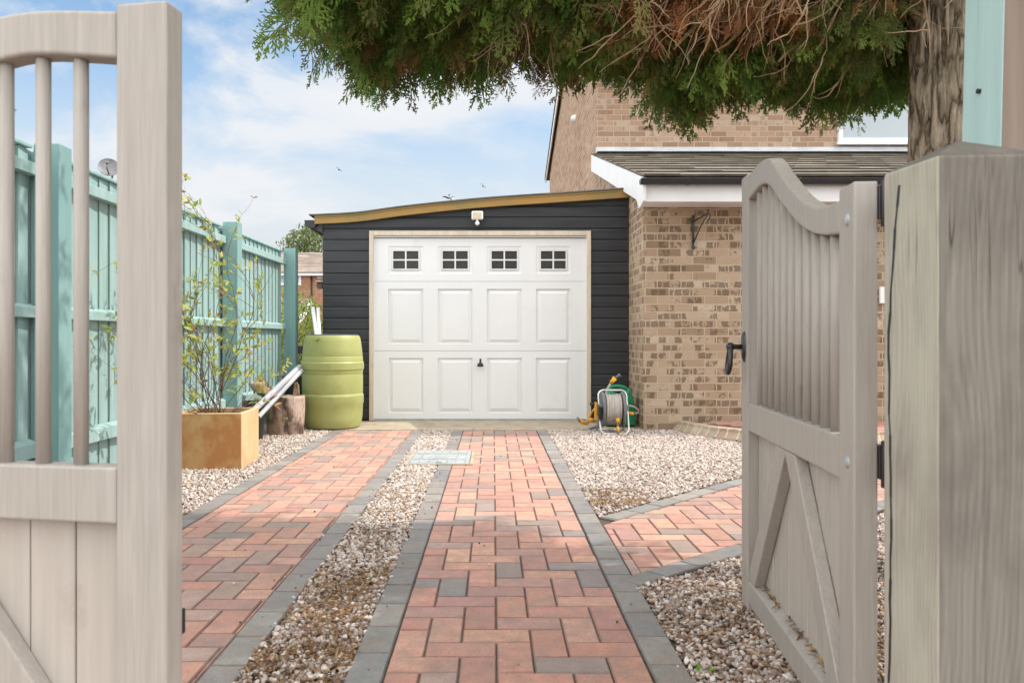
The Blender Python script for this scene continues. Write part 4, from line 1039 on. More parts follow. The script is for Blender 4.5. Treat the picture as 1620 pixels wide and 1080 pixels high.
for tgt, L, lf in (((-2.03, 5.6, 1.93), 1.55, .5), ((-2.05, 5.5, 1.7), 1.4, .6), ((-2.02, 5.8, 1.55), 1.3, .75), ((-2.04, 6.0, 1.35), 1.15, .8), ((-2.06, 5.2, 1.85), 1.6, .5), ((-2.05, 5.35, 1.5), 1.2, .6), ((-2.0, 5.9, 1.3), 1.1, .8), ((-2.0, 5.7, 1.75), 1.4, .6)):
    b = Vector((-1.95 + rr.uniform(-.1, .06), 5.4 + rr.uniform(-.1, .12), .33)); grow(b, Vector(tgt) - b, L, .0075, 2, .0, lf)
for i in range(17):
    a = rr.uniform(0, 6.28); b = Vector((-1.95 + rr.uniform(-.1, .1), 5.4 + rr.uniform(-.12, .12), .33))
    grow(b, (math.cos(a) * .75, math.sin(a) * .8, 1.0), rr.uniform(.45, .8), .004, 1, .055, .4)
for tgt in ((-2.0, 4.25, .85), (-1.98, 4.15, .65), (-2.02, 4.4, 1.0), (-2.0, 4.3, .55)):
    b = Vector((-1.97, 5.3, .34)); grow(b, Vector(tgt) + Vector((0, 0, .1)) - b, 1.15, .004, 2, .0, .6)
for k in range(10):  # tips hanging over the planter's right edge and the pot behind
    b = Vector((-1.86, 5.5, .34)); grow(b, (.35 + rr.uniform(-.2, .3), .6, .5), rr.uniform(.4, .6), .003, 1, .07, .4)
m.build('stems', M['stem'], sb)
leaf_cloud(LP, LD, (.034, .072), [(.46, .50, .10), (.38, .46, .10), (.54, .54, .14), (.28, .38, .09), (.58, .50, .20), (.42, .24, .12), (.40, .47, .12), (.34, .42, .09)], 'leaves', sb)

wd = thing('weed', (.548, 2.03, 0), 'tiny bright green weed sprouting in the gravel beside the paving edge', 'weed')
WP = [(.548 + rr.gauss(0, .007), 2.03 + rr.gauss(0, .007), .008) for _ in range(11)]; WD = [(rr.gauss(0, 1), rr.gauss(0, 1), .9) for _ in range(11)]
leaf_cloud(WP, WD, (.014, .028), [(.20, .42, .05), (.28, .50, .08)], 'leaves', wd)
# log, drift wood, pipes, pots
lg = thing('log_stump', (-1.90, 7.16, 0), 'short stripped log standing on gravel beside the water butt', 'log')
m = MB(); n = 44; vs = []; NR = 18
for i in range(NR + 1):
    z = .345 * i / NR
    for k2 in range(n):
        t = 2 * math.pi * k2 / n
        r = .168 + .03 * mnoise.noise((math.cos(t) * 1.3, math.sin(t) * 1.3, z * 2.0)) + .017 * mnoise.noise((math.cos(t) * 4, math.sin(t) * 4, z * 7)) + .014 * (z / .345)
        vs.append((-1.90 + r * math.cos(t), 7.16 + r * math.sin(t) * .95, z + (.018 * mnoise.noise((math.cos(t) * 2, math.sin(t) * 2, 4)) if i == NR else 0)))
m.add(vs, [(i * n + k2, i * n + (k2 + 1) % n, (i + 1) * n + (k2 + 1) % n, (i + 1) * n + k2) for i in range(NR) for k2 in range(n)], True)
m.f.append([NR * n + k2 for k2 in range(n)]); m.sm.append(False); m.tone.append((1, 1, 1)); m.mi.append(0)
m.build('trunk_wood', M['stump'], lg)
m = MB(); pl_ = [(-1.86, .35), (-1.80, .345), (-1.805, .44), (-1.825, .47), (-1.845, .465)]
m.prism(pl_, 'y', 7.22, 7.24); m.build('splinter', M['stump'], lg, .003)
dw = thing('driftwood', (-2.0, 6.75, .38), 'gnarled brown piece of old wood resting on the grey pipes', 'wood')
m = MB(); d = 6.85
for pts, rs in (([(398, 606), (410, 612), (424, 622), (436, 628)], [.025, .06, .062, .03]), ([(403, 598), (408, 606), (418, 614), (430, 620)], [.014, .042, .05, .025]), ([(412, 596), (413, 604), (420, 612)], [.006, .018, .03])):
    P2 = [Vector((wx(a, d) + rr.uniform(-.01, .01), d + rr.uniform(-.05, .05), wz(b, d))) for a, b in pts]
    fine = []; rf = []
    for i in range(len(P2) - 1):
        for s2 in range(5): t = s2 / 5; fine.append(P2[i].lerp(P2[i + 1], t) + Vector((rr.gauss(0, .006),) * 3)); rf.append((rs[i] * (1 - t) + rs[i + 1] * t) * rr.uniform(.75, 1.2))
    m.tube(fine, rf, 9, True)
m.build('wood', M['stump'], dw)
def lean_pipe(a, b, da, db, r, lab):
    m = MB(); A = Vector((wx(a[0], da), da, wz(a[1], da))); B = Vector((wx(b[0], db), db, wz(b[1], db)))
    m.tube([A, B], r, 18, False); m.tube([B, A], r * .86, 18, False)
    o = m.build('grey_pipe', M['pipe_grey']); tag(o, lab, 'pipe', 'grey pipes lying over the log')
lean_pipe((398, 652), (474, 580), 6.4, 7.45, .026, 'grey plastic pipe leaning over the log, upper of two')
lean_pipe((408, 660), (477, 586), 6.5, 7.40, .021, 'grey plastic pipe leaning over the log, lower of two')
def pot(x, y, r, h, lab, mat):
    t = thing('plant_pot', (x, y, 0), lab, 'plant pot', 0, 'empty pots by the fence')
    m = MB(); m.lathe([(0, .0), (r * .75, .0), (r * .95, h * .9), (r * 1.06, h * .9), (r * 1.06, h), (r * .9, h), (r * .85, h * .7), (0, h * .7)], (x, y, 0), 28); m.build('pot', mat, t)
pot(-2.085, 6.75, .11, .33, 'black plastic plant pot between the planter and the log', M['black_plastic'])
pot(-1.93, 7.75, .16, .50, 'dark pot half hidden behind the green water butt', M['black_plastic'])

# ---------------------------------------------------------------- hose reels
hr = thing('hose_reel', (1.135, 7.22, 0), 'steel framed hose reel with grey hose and yellow fittings on gravel', 'hose reel')
d = 7.18
X0, X1, Zb, Zt = wx(948.5, d), wx(993, d), wz(685.5, d) + .006, wz(618, d)
m = MB(); rc = .05
loop = []
yf = lambda z: 7.10 + (z - Zb) * .45
cs = [((X1 - rc), (Zt - rc), 0), ((X0 + rc), (Zt - rc), 90), ((X0 + rc), (Zb + rc), 180), ((X1 - rc), (Zb + rc), 270)]
for cx, cz, a0 in cs:
    for i in range(7):
        t = R(a0 + 15 * i); x, z = cx + rc * math.cos(t), cz + rc * math.sin(t); loop.append((x, yf(z), z))
loop.append(loop[0]); m.tube(loop, .0095, 12, False)
for x in (X0 + .004, X1 - .004): m.tube([(x, yf(.25), .25), (x, 7.38, .01), (x, 7.40, .008)], .009, 10)
m.tube([(X0, 7.40, .009), (X1, 7.40, .009)], .009, 10)
m.build('frame', M['steel'], hr)
cy, cz = 7.235, .215; RX = Matrix.Rotation(R(90), 3, 'Y')
for x in (X0 + .035, X1 - .04):
    m = MB(); m.lathe([(.02, -.008), (.10, -.006), (.158, -.012), (.166, 0), (.158, .012), (.10, .006), (.02, .008)], (x, cy, cz), 36, RX)
    for k2 in range(6): a = k2 * 1.047; m.tube([(x, cy + .03 * math.cos(a), cz + .03 * math.sin(a)), (x, cy + .15 * math.cos(a), cz + .15 * math.sin(a))], .010, 6)
    m.build('drum_flange', M['reel_grey'], hr)
m = MB(); m.tube([(X0 - .02, cy, cz), (X1 + .01, cy, cz)], .055, 20); m.build('axle', M['reel_grey'], hr)
m = MB(); hp = []; nt_ = 6; xa, xb = X0 + .055, X1 - .06
for lay, rad in ((0, .11), (1, .132)):
    for i in range(nt_ * 28 + 1):
        a = 2 * math.pi * i / 28; u = i / (nt_ * 28); x = xa + (xb - xa) * (u if lay == 0 else 1 - u)
        hp.append((x, cy + (rad + .003 * math.sin(a * 3.3)) * math.cos(a), cz + (rad + .003 * math.sin(a * 2.1)) * math.sin(a)))
m.tube(hp, .0135, 10)
xx = wx(977, 7.1); m.tube([(xx, cy - .03, cz + .135), (xx, cy - .10, cz + .09), (xx, cy - .142, cz), (xx, cy - .145, .145)], .0095, 8)
m.build('hose', M['hose'], hr)
m = MB(); yv = cy - .147
m.tube([(xx, yv, .150), (xx, yv, .105)], [.017, .017], 12); m.build('connector', M['yellow'], hr)
m = MB(); m.tube([(xx, yv, .104), (xx, yv, .075)], .013, 12); m.build('connector_collar', M['reel_grey'], hr)
m = MB(); m.tube([(xx, yv, .074), (xx + .002, yv - .004, .045), (xx + .006, yv - .01, .008)], [.015, .013, .009], 12); m.build('nozzle', M['yellow'], hr)
m = MB(); hx = wx(943, d); m.box(hx - .012, hx + .012, cy - .05, cy - .02, .115, .285); m.box(hx + .0125, X0 + .03, cy - .04, cy - .03, .195, .225); m.build('crank', M['yellow'], hr, .006)
m = MB(); m.tube([(hx - .013, cy - .035, .268), (hx - .055, cy - .035, .268)], .013, 12); m.build('crank_handle', M['black_plastic'], hr)
m = MB(); x = wx(949, d); m.box(x - .018, x + .016, cy - .11, cy - .06, .13, .25); m.build('bracket', M['black_plastic'], hr, .006)
# spray lance standing up behind
sp = thing('spray_nozzle', (wx(962, 7.5), 7.5, .40), 'yellow and grey spray nozzle on a hose sticking up above reels', 'spray nozzle')
P_ = lambda a, b, d=7.42: (wx(a, d), d, wz(b, d))
m = MB(); m.tube([P_(958, 640), P_(958.5, 625), P_(961, 614), P_(966, 606)], .010, 8); m.build('hose', M['hose'], sp)
m = MB(); m.tube([P_(966.5, 605.5), P_(973.5, 598)], [.019, .022], 12); m.tube([P_(969, 599), P_(971, 595.5)], [.008, .010], 8); m.build('grip', M['yellow'], sp)
m = MB(); m.tube([P_(974, 597.5), P_(979, 593.5), P_(981, 592.5)], [.013, .012, .016], 10); m.tube([P_(977, 594), P_(983, 594.5)], .006, 8); m.build('head', M['reel_grey'], sp)
# sprinkler wand with coiled orange hose on the apron
sw = thing('sprinkler_head', (wx(925, 7.5), 7.5, 0), 'orange angled sprinkler head with hose lying by the garage door', 'sprinkler')
m = MB(); d = 7.42
m.tube([P_(917, 664), P_(921, 668), P_(930, 670)], [.022, .018, .014], 12); m.build('head', M['yellow'], sw)
m = MB(); m.lathe([(.0, .012), (.028, .010), (.030, -.010), (.0, -.012)], P_(915.5, 663.5), 18, Matrix.Rotation(R(60), 3, 'Y')); m.build('rose', M['reel_grey'], sw)
m = MB(); m.tube([P_(930, 670), P_(932, 661), P_(936, 652), P_(942, 645), P_(948, 641)], .009, 8); m.build('hose', M['orange'], sw)
m = MB(); m.tube([P_(931, 664), P_(939, 664.5)], .021, 12); m.build('connector', M['yellow'], sw)
m = MB(); m.tube([P_(939.5, 664.5), P_(946, 664)], .014, 12); m.build('collar', M['reel_grey'], sw)
m = MB(); m.prism([(wx(930, d), .007), (wx(950, d), .007), (wx(950, d), .05), (wx(942, d), .035)], 'y', 7.44, 7.50); m.build('foot', M['reel_grey'], sw, .004)
# green reel case behind
gr = thing('hose_reel_case', (wx(982, 7.72), 7.72, 0), 'green plastic hose reel case with carry handle against the cladding', 'hose reel')
d = 7.62
def oc(px, py): return (wx(px, d), wz(py, d))
case = [oc(958, 673), oc(956.5, 650), oc(958, 632), oc(961, 622), oc(967, 617.5), oc(973, 621), oc(983, 624), oc(991, 622), oc(994, 617), oc(996, 614), oc(1000, 622), oc(1004, 638), oc(1006, 655), oc(1006, 673)]
m = MB(); m.prism(case, 'y', 7.62, 7.80); m.build('case', M['green_plastic'], gr, .018, seg=4)
hd = [oc(961, 623), oc(964, 616), oc(971, 612), oc(981, 611.5), oc(990, 613.5), oc(995, 618), oc(999, 626)]
m = MB(); m.tube([(x, 7.71, z) for x, z in hd], [.02, .02, .019, .019, .02, .022, .025], 12); m.build('carry_handle', M['green_plastic'], gr)
cc = oc(979, 645)
m = MB(); m.lathe([(.10, .0), (.108, .006), (.116, .006), (.124, .0)], (cc[0], 7.619, cc[1]), 36, Matrix.Rotation(R(90), 3, 'X')); m.build('rim', M['green_plastic'], gr)
m = MB(); m.tube([(wx(993, 7.5), 7.5, wz(641, 7.5)), (wx(1003, 7.5), 7.49, wz(643, 7.5)), (wx(1010, 7.5), 7.49, wz(648, 7.5)), (wx(1009, 7.5), 7.49, wz(653, 7.5)), (wx(1003, 7.5), 7.49, wz(654, 7.5))], .009, 8); m.build('hose', M['hose'], gr)
m = MB(); m.tube([(wx(1002, 7.5), 7.49, wz(654, 7.5)), (wx(995, 7.5), 7.49, wz(653.5, 7.5))], .017, 12); m.build('connector', M['yellow'], gr)

# ---------------------------------------------------------------- conifer over the drive
tr = thing('conifer_tree', (1.66, 2.9, 0), 'tall dark green conifer with rough trunk overhanging the drive', 'tree')
m = MB(); n = 110; NR = 300; vs = []
def tcen(z): return (1.665 + .012 * (z - 1.9), 2.9 + .02 * math.sin(z))
for i in range(NR + 1):
    z = -.05 + 5.2 * i / NR; cx, cy = tcen(z); R0 = .105 * (1 - .12 * z / 2.2) * (1 + .35 * math.exp(-max(z, 0) * 6)) if z < 2.6 else .091 * (1 - (z - 2.6) / 3.2)
    for k2 in range(n):
        t = 2 * math.pi * k2 / n; c, s2 = math.cos(t), math.sin(t)
        w = mnoise.noise((c * 1.2, s2 * 1.2, z * 1.2)) * .5
        rg = 1 - abs(mnoise.noise((c * 4.2 + w, s2 * 4.2 + w, z * 2.4))) * 2
        rg2 = mnoise.noise((c * 11, s2 * 11, z * 9))
        r = R0 * (1 + .055 * mnoise.noise((c, s2, z * .8))) - .024 * max(0, rg) ** 4 + .006 * rg2
        vs.append((cx + r * c, cy + r * s2, z))
m.add(vs, [(i * n + k2, i * n + (k2 + 1) % n, (i + 1) * n + (k2 + 1) % n, (i + 1) * n + k2) for i in range(NR) for k2 in range(n)], True)
m.build('trunk', M['bark'], tr)
rt = random.Random(21)
limbs = MB(); LIMB = []
def limb(p, d, L, r, sag, bend=.09):
    pts = [Vector(p)]; d = Vector(d).normalized(); n = 12
    for i in range(n):
        d = (d + Vector((rt.gauss(0, bend), rt.gauss(0, bend), rt.gauss(0, bend * .7) - sag))).normalized(); pts.append(pts[-1] + d * L / n)
    limbs.tube(pts, [r * (1 - .8 * i / n) for i in range(n + 1)], 8, False); LIMB.append(pts); return pts
for z, a, L in ((2.25, 178, 2.6), (2.35, 165, 2.4), (2.5, 192, 2.6), (2.7, 172, 2.5), (2.45, 150, 1.3), (2.55, 205, 1.6), (2.9, 185, 2.2), (2.8, 140, 1.2), (3.1, 160, 2.0), (2.6, 230, 1.3), (2.7, 20, 1.4), (2.9, 330, 1.4), (3.0, 60, 1.0), (3.3, 200, 1.8), (3.3, 100, .9), (3.4, 280, 1.1), (3.8, 180, 1.3), (3.9, 20, 1.0)):
    limb((1.665, 2.9, z), (math.cos(R(a)), math.sin(R(a)), .12), L, .032, .012)
limbs.build('limbs', M['bark'], tr)
# the mossy bough and dead twigs seen from below
d = 2.95
B_ = lambda a, b, d=2.95: (wx(a, d), d, wz(b, d))
m = MB(); m.tube([B_(1260, -25), B_(1236, 0), B_(1222, 16), B_(1196, 26), B_(1160, 30), B_(1128, 26), B_(1105, 36), B_(1080, 62), B_(1066, 78)], [.016, .015, .0145, .014, .014, .012, .010, .006, .004], 10)
m.tube([B_(1180, 27), B_(1176, 45), B_(1150, 70), B_(1130, 82)], [.008, .006, .005, .003], 8); m.tube([B_(1300, -30), B_(1290, 40), B_(1262, 70), B_(1240, 88), B_(1232, 98)], [.012, .010, .008, .006, .003], 8)
m.build('mossy_bough', M['moss_limb'], tr)
m = MB()
def twig(p, d, L, r, lev):
    pts = [Vector(p)]; d = Vector(d).normalized(); n = 7
    for i in range(n):
        d = (d + Vector((rt.gauss(0, .17), rt.gauss(0, .14), rt.gauss(0, .17) - .03))).normalized(); pts.append(pts[-1] + d * L / n)
        if lev and rt.random() < .55: twig(pts[-1], d + Vector((rt.gauss(0, .5), rt.gauss(0, .4), rt.gauss(0, .5))), L * rt.uniform(.35, .6), r * .6, lev - 1)
    m.tube(pts, [max(.0009, r * (1 - .7 * i / n)) for i in range(n + 1)], 5, False); return pts
for i in range(330):
    x = rt.uniform(.45, 1.62); y = rt.uniform(2.66, 3.06)
    twig((x, y, rt.uniform(2.13, 2.40)), (-.75 + rt.gauss(0, .35), rt.gauss(.2, .3), -.42 + rt.gauss(0, .28)), rt.uniform(.15, .36), rt.uniform(.0024, .0056), 1)
for i in range(30):
    twig((rt.uniform(-.1, .5), rt.uniform(2.8, 3.05), rt.uniform(2.15, 2.3)), (-.3 + rt.gauss(0, .3), rt.gauss(0, .3), -1), rt.uniform(.15, .35), rt.uniform(.002, .004), 1)
m.build('dead_twigs', M['twig'], tr)

def spray_template():
    segs = []
    def strip_(p0, p1, w): segs.append((p0, p1, w))
    ax = lambda t: np.array([t, .05 * math.sin(t * 3 + rng.uniform(0, 1)), 0.0])
    strip_(ax(0), ax(.5), .014); strip_(ax(.5), ax(1.0), .011)
    t = .06; sd = 1
    while t < .97:
        L = (.40 * (1 - t) ** .65 + .05) * rng.uniform(.75, 1.2); a = R(38 + rng.normal(0, 7)) * sd
        p = ax(t); dr = np.array([math.cos(a), math.sin(a), rng.normal(0, .13)]); strip_(p, p + dr * L, .011)
        u = .12; s2 = 1
        while u < .95:
            l2 = L * (.42 * (1 - u) + .12) * rng.uniform(.8, 1.2); a2 = a + R(36 + rng.normal(0, 8)) * s2
            q = p + dr * L * u; strip_(q, q + np.array([math.cos(a2), math.sin(a2), rng.normal(0, .2)]) * l2, .011); u += .15; s2 = -s2
        t += .062; sd = -sd
    V, Fc = [], []
    for p0, p1, w in segs:
        dd = p1 - p0; l = np.linalg.norm(dd[:2]) + 1e-9; nr = np.array([-dd[1], dd[0], 0]) / l * w
        o = len(V); mid_ = p0 * .45 + p1 * .55
        V += [p0 , mid_ + nr + np.array([0, 0, .006]), p1, mid_ - nr]; Fc.append([o, o + 1, o + 2, o + 3])
    V = np.array(V); V[:, 2] -= .22 * V[:, 0] ** 2; return V, np.array(Fc)
SPR = [spray_template() for _ in range(7)]
EDGE = [(340, -60), (390, -12), (430, 12), (470, 32), (515, 62), (545, 118), (580, 146), (620, 140), (660, 118), (700, 150), (735, 128), (780, 122), (830, 132), (870, 118), (905, 138), (945, 150), (985, 110), (1030, 140), (1075, 172), (1115, 195), (1150, 172), (1185, 150), (1215, 165), (1250, 145), (1290, 148), (1330, 152), (1370, 170), (1410, 172), (1455, 180), (1520, 175), (1700, 150)]
DN = 3.3
EX_ = np.array([wx(a, DN) for a, b in EDGE]); EZ_ = np.array([wz(b - 12, DN) for a, b in EDGE])
def foliage(name, P, D, L, pal, roll=.9):
    """sprays with base P, pointing along D, length L"""
    D = D / np.linalg.norm(D, axis=1)[:, None]; n = len(P)
    az = np.arctan2(D[:, 1], D[:, 0]); el = -np.arcsin(np.clip(D[:, 2], -1, 1))
    Rm = rotmats(az, el, rng.normal(0, roll, n)); S = L[:, None] * np.array([[1, 1, 1]])
    V, Fc, I = scatter(SPR, Rm, S, P); c = np.array(pal)[rng.integers(0, len(pal), n)] * rng.uniform(.7, 1.35, (n, 1))
    return np_mesh(name, V, Fc, M['conifer'], c[I], False, tr)
GREEN = [(.12, .225, .045), (.095, .19, .043), (.17, .265, .055), (.21, .32, .062), (.125, .165, .045), (.17, .21, .062), (.24, .225, .08)]
# curtain of hanging sprays on the house side
n = 5400; P = np.column_stack([rng.uniform(-1.15, 1.95, n), rng.uniform(3.02, 3.65, n), np.zeros(n)])
low = np.interp(P[:, 0], EX_, EZ_)
lump = np.array([mnoise.noise((x * 5.2, y * 3.4, 7.7)) for x, y in P[:, :2]])
up = np.clip(rng.exponential(.24, n), 0, .95)
L_ = np.where(up < .2, rng.uniform(.20, .40, n), rng.uniform(.14, .30, n))
P[:, 2] = low + .02 + np.clip(.12 - lump, 0, .8) * .30 + L_ * .75 + up
D = np.column_stack([rng.normal(-.12, .42, n), rng.normal(.05, .42, n), np.where(up < .2, -1.15, -.7)])
dens = np.interp(P[:, 0], [-1.15, -.75, -.3, .3], [.14, .34, .50, 1.0])
keep = (rng.random(n) < dens) & (np.abs(P[:, 0] - 1.66) + np.abs(P[:, 1] - 2.9) > .25)
keep &= (lump > -.22) | (up > .3)
keep &= ~((P[:, 0] > 1.5) & (P[:, 1] < 3.12)) & (P[:, 0] > -.295 * P[:, 1])
foliage('foliage', P[keep], D[keep], L_[keep], GREEN)
n = 330; P = np.column_stack([rng.uniform(-.92, 1.6, n), rng.uniform(3.1, 3.6, n), np.zeros(n)]); low = np.interp(P[:, 0], EX_, EZ_)
L_ = rng.uniform(.24, .42, n); P[:, 2] = low + L_ * .95 + rng.uniform(.0, .18, n)
D = np.column_stack([rng.normal(-.1, .22, n), rng.normal(0, .22, n), np.full(n, -1.0)])
keep = (np.abs(P[:, 0] - 1.66) > .16)
foliage('foliage', P[keep], D[keep], L_[keep], GREEN)
# nearer green masses, above and beside the dead wood
n = 1500; P = np.column_stack([rng.uniform(-1.1, .45, n), rng.uniform(2.5, 3.1, n), rng.uniform(2.12, 2.7, n)])
keep = (P[:, 2] > .87 + P[:, 1] * np.interp(P[:, 0], [-1.1, -.6, .45], [.452, .40, .385])) & (P[:, 0] > -.25 * P[:, 1])
D = np.column_stack([rng.normal(-.3, .5, n), rng.normal(0, .5, n), np.full(n, -.55)])
foliage('foliage', P[keep], D[keep], rng.uniform(.16, .34, keep.sum()), GREEN)
n = 260; P = np.column_stack([rng.uniform(1.22, 1.46, n), rng.uniform(2.75, 3.05, n), rng.uniform(2.0, 2.45, n)])
D = np.column_stack([rng.normal(-.3, .5, n), rng.normal(0, .5, n), np.full(n, -.6)])
foliage('foliage', P, D, rng.uniform(.12, .26, n), GREEN[2:])
# browned sprays
n = 900; P = np.column_stack([rng.uniform(.40, 1.5, n), rng.uniform(2.80, 3.12, n), rng.uniform(2.07, 2.30, n)])
D = np.column_stack([rng.normal(-.3, .5, n), rng.normal(0, .5, n), np.full(n, -.6)])
foliage('dead_foliage', P, D, rng.uniform(.07, .17, n), [(.50, .25, .11), (.40, .19, .085), (.58, .34, .16), (.28, .13, .06)])
n = 160; P = np.column_stack([rng.uniform(-.6, .6, n), rng.uniform(3.0, 3.3, n), rng.uniform(2.0, 2.35, n)])
D = np.column_stack([rng.normal(-.3, .5, n), rng.normal(0, .5, n), np.full(n, -.7)])
foliage('dead_foliage', P, D, rng.uniform(.08, .16, n), [(.24, .125, .06), (.20, .10, .05)])
# upper crown
n = 1500; u = rng.normal(size=(n, 3)); u /= np.linalg.norm(u, axis=1)[:, None]; u *= rng.uniform(.45, 1, (n, 1)) ** .5
P = np.column_stack([1.0 + 2.15 * u[:, 0], 2.45 + 1.15 * u[:, 1], 3.6 + 1.55 * u[:, 2]])
keep = (P[:, 2] > .95 + .45 * P[:, 1] + .30 + np.interp(P[:, 0], [-1.5, -.6, 0], [.75, .45, 0])) & (P[:, 2] > 2.6)
D = np.column_stack([u[:, 0] + rng.normal(0, .3, n), u[:, 1] + rng.normal(0, .3, n), np.full(n, -.35)])
foliage('foliage', P[keep], D[keep], rng.uniform(.35, .65, keep.sum()), GREEN)

# ---------------------------------------------------------------- beyond the garage
fh = thing('far_house', (-12, 50, 0), 'distant brick house with grey brown roof between fence and garage', 'house')
d = 50.0
hx0, hx1 = -22, -4
m = MB(); m.box(hx0, hx1, d, d + 8, 0, wz(432, d)); m.build('wall', M['brick_far'], fh)
m = MB(); zr = wz(400, d + 4); ze = wz(431, d - .4)
for i in range(13):
    t0, t1 = i / 13, (i + 1) / 13; ya, yb = d - .4 + 4.4 * t0, d - .4 + 4.4 * t1; za, zb = ze + (zr - ze) * t0, ze + (zr - ze) * t1
    x = hx0 - .3
    while x < hx1 + .3:
        t = random.uniform(.8, 1.2); m.cur = (t, t, t); m.add([(x, ya, za + .05), (x + .8, ya, za + .05), (x + .8, yb, zb + .02), (x, yb, zb + .02), (x, ya, za - .03), (x + .8, ya, za - .03)], [(0, 1, 2, 3), (4, 5, 1, 0)]); x += .8
m.prism([(d + 4, zr), (d + 8.4, ze), (d + 8.4, ze - .1), (d + 4, zr - .1)], 'x', hx0 - .3, hx1 + .3)
m.build('roof', M['tile_far'], fh)
m = MB(); m.box(hx0 - .2, hx1 + .2, d - .35, d - .32, wz(436.5, d) , wz(430, d)); m.build('fascia', M['white'], fh)
def fwin(a, b, c, e):
    m = MB(); x0, x1, z0, z1 = wx(a, d), wx(b, d), wz(e, d), wz(c, d); t = .12
    m.box(x0, x1, d - .05, d + .02, z0, z0 + t); m.box(x0, x1, d - .05, d + .02, z1 - t, z1); m.box(x0, x0 + t, d - .05, d + .02, z0 + t, z1 - t); m.box(x1 - t, x1, d - .05, d + .02, z0 + t, z1 - t); m.box((x0 + x1) / 2 - .05, (x0 + x1) / 2 + .05, d - .048, d + .02, z0 + t, z1 - t)
    w = m.build('window', M['white'], fh); m = MB(); m.box(x0 + t, x1 - t, d - .02, d - .01, z0 + t, z1 - t); m.build('pane', M['glass'], w)
fwin(441, 476.5, 432.5, 451); fwin(481, 487, 505, 530)
m = MB(); ztop, zlo = wz(470, d - 1), wz(502, d - 3.5); xr = wx(489, d - 1)
for i in range(6):
    t0, t1 = i / 6, (i + 1) / 6; ya, yb = d - 3.5 + 3.5 * t0, d - 3.5 + 3.5 * t1; za, zb = zlo + (ztop - zlo) * t0, zlo + (ztop - zlo) * t1
    x = hx0
    while x < xr - .1:
        t = random.uniform(.75, 1.1); m.cur = (t, t, t); x1_ = min(x + .8, xr); m.add([(x, ya, za + .07), (x1_, ya, za + .07), (x1_, yb, zb), (x, yb, zb), (x, ya, za - .04), (x1_, ya, za - .04)], [(0, 1, 2, 3), (4, 5, 1, 0)]); x += .8
m.build('porch_roof', M['tile_far'], fh)
m = MB(); m.prism([(d - 3.5, zlo - .35), (d - 3.5, zlo + .05), (d - .02, ztop + .02), (d - .02, ztop - .4)], 'x', xr, xr + .08); m.build('porch_barge_board', M['white'], fh)
m = MB(); m.prism([(d - 3.0, 0), (d - .001, 0), (d - .001, ztop - .1), (d - 3.0, zlo + .2)], 'x', hx0, xr - .1); m.build('porch_wall', M['brick_far'], fh)
m = MB(); x = wx(493, d); m.tube([(x, d - .06, wz(432, d)), (x, d - .06, wz(478, d)), (x - .6, d - .06, wz(481, d))], .05, 8); m.build('downpipe', M['black_plastic'], fh)
bb = thing('bird_box', (-1.90, 8.35, 1.2), 'small brown wooden bird box fixed by the garage corner', 'bird box')
d2 = 8.5; x0, x1 = wx(501, d2), wx(509.5, d2)
m = MB(); m.box(x0, x1, d2, d2 + .12, wz(456, d2), wz(446, d2)); m.build('box', M['post_brown'], bb, .002)
m = MB(); m.prism([(d2 - .03, wz(446.5, d2)), (d2 + .14, wz(444, d2)), (d2 + .14, wz(442, d2)), (d2 - .03, wz(445, d2))], 'x', x0 - .01, x1 + .012); m.build('lid', M['cream'], bb)
m = MB(); m.box(x0, x1, d2 + .02, d2 + .12, wz(440, d2), wz(438, d2)); m.box((x0 + x1) / 2, x1 + .13, d2 + .122, d2 + .14, wz(450, d2), wz(437, d2)); m.build('mounting_board', M['cream'], bb)

def bush(name, label, cat, c, rad, n, size, pal, stems=6, trunkh=0, group=None):
    t = thing(name, (c[0], c[1], 0), label, cat, 0, group)
    u = rng.normal(size=(n, 3)); u /= np.linalg.norm(u, axis=1)[:, None]; rr_ = rng.uniform(.3, 1, (n, 1)) ** .5
    lum = np.array([1 + .35 * mnoise.noise(tuple(q * 2.6 + np.array([c[0], 0, 0]))) for q in u])[:, None]
    P = np.array(c) + u * rr_ * lum * np.array(rad); P = P[P[:, 2] > .05]
    gap = np.array([mnoise.noise(tuple(q / max(rad) * 3.5)) for q in P]); P = P[gap > -.18]; n = len(P)
    Rm = rotmats(*rng.uniform(-3.1, 3.1, (3, n))); V, Fc, I = scatter([(LEAF, LEAFF3)], Rm, rng.uniform(size[0], size[1], (n, 1)) * np.ones((1, 3)), P)
    col = np.array(pal)[rng.integers(0, len(pal), n)] * rng.uniform(.7, 1.25, (n, 1)); np_mesh('crown', V, Fc, M['leaf'], col[I], False, t)
    m = MB(); q = random.Random(int(abs(c[0]) * 100))
    base = Vector((c[0], c[1], -.03))
    if trunkh: m.tube([base, (c[0], c[1], trunkh * .6), (c[0] + .1, c[1], c[2])], [.22, .16, .10], 10); base = Vector((c[0], c[1], trunkh * .6))
    for i in range(stems):
        e = Vector((c[0] + q.gauss(0, rad[0] * .45), c[1] + q.gauss(0, rad[1] * .45), c[2] + q.uniform(0, .7) * rad[2]))
        m.tube([base, base.lerp(e, .5) + Vector((q.gauss(0, .05) * rad[0], 0, 0)), e], [.03 * max(rad), .02 * max(rad), .006 * max(rad)], 6, False)
    m.build('trunk', M['bark'] if trunkh else M['stem'], t)
LG = [(.22, .30, .05), (.30, .36, .07), (.16, .25, .05), (.36, .38, .10), (.12, .19, .05)]
bush('garden_shrub', 'sunlit yellow green shrub beyond the fence end, just left of the garage', 'shrub', (-3.0, 12.2, .75), (.55, .5, .62), 2600, (.05, .09), LG)
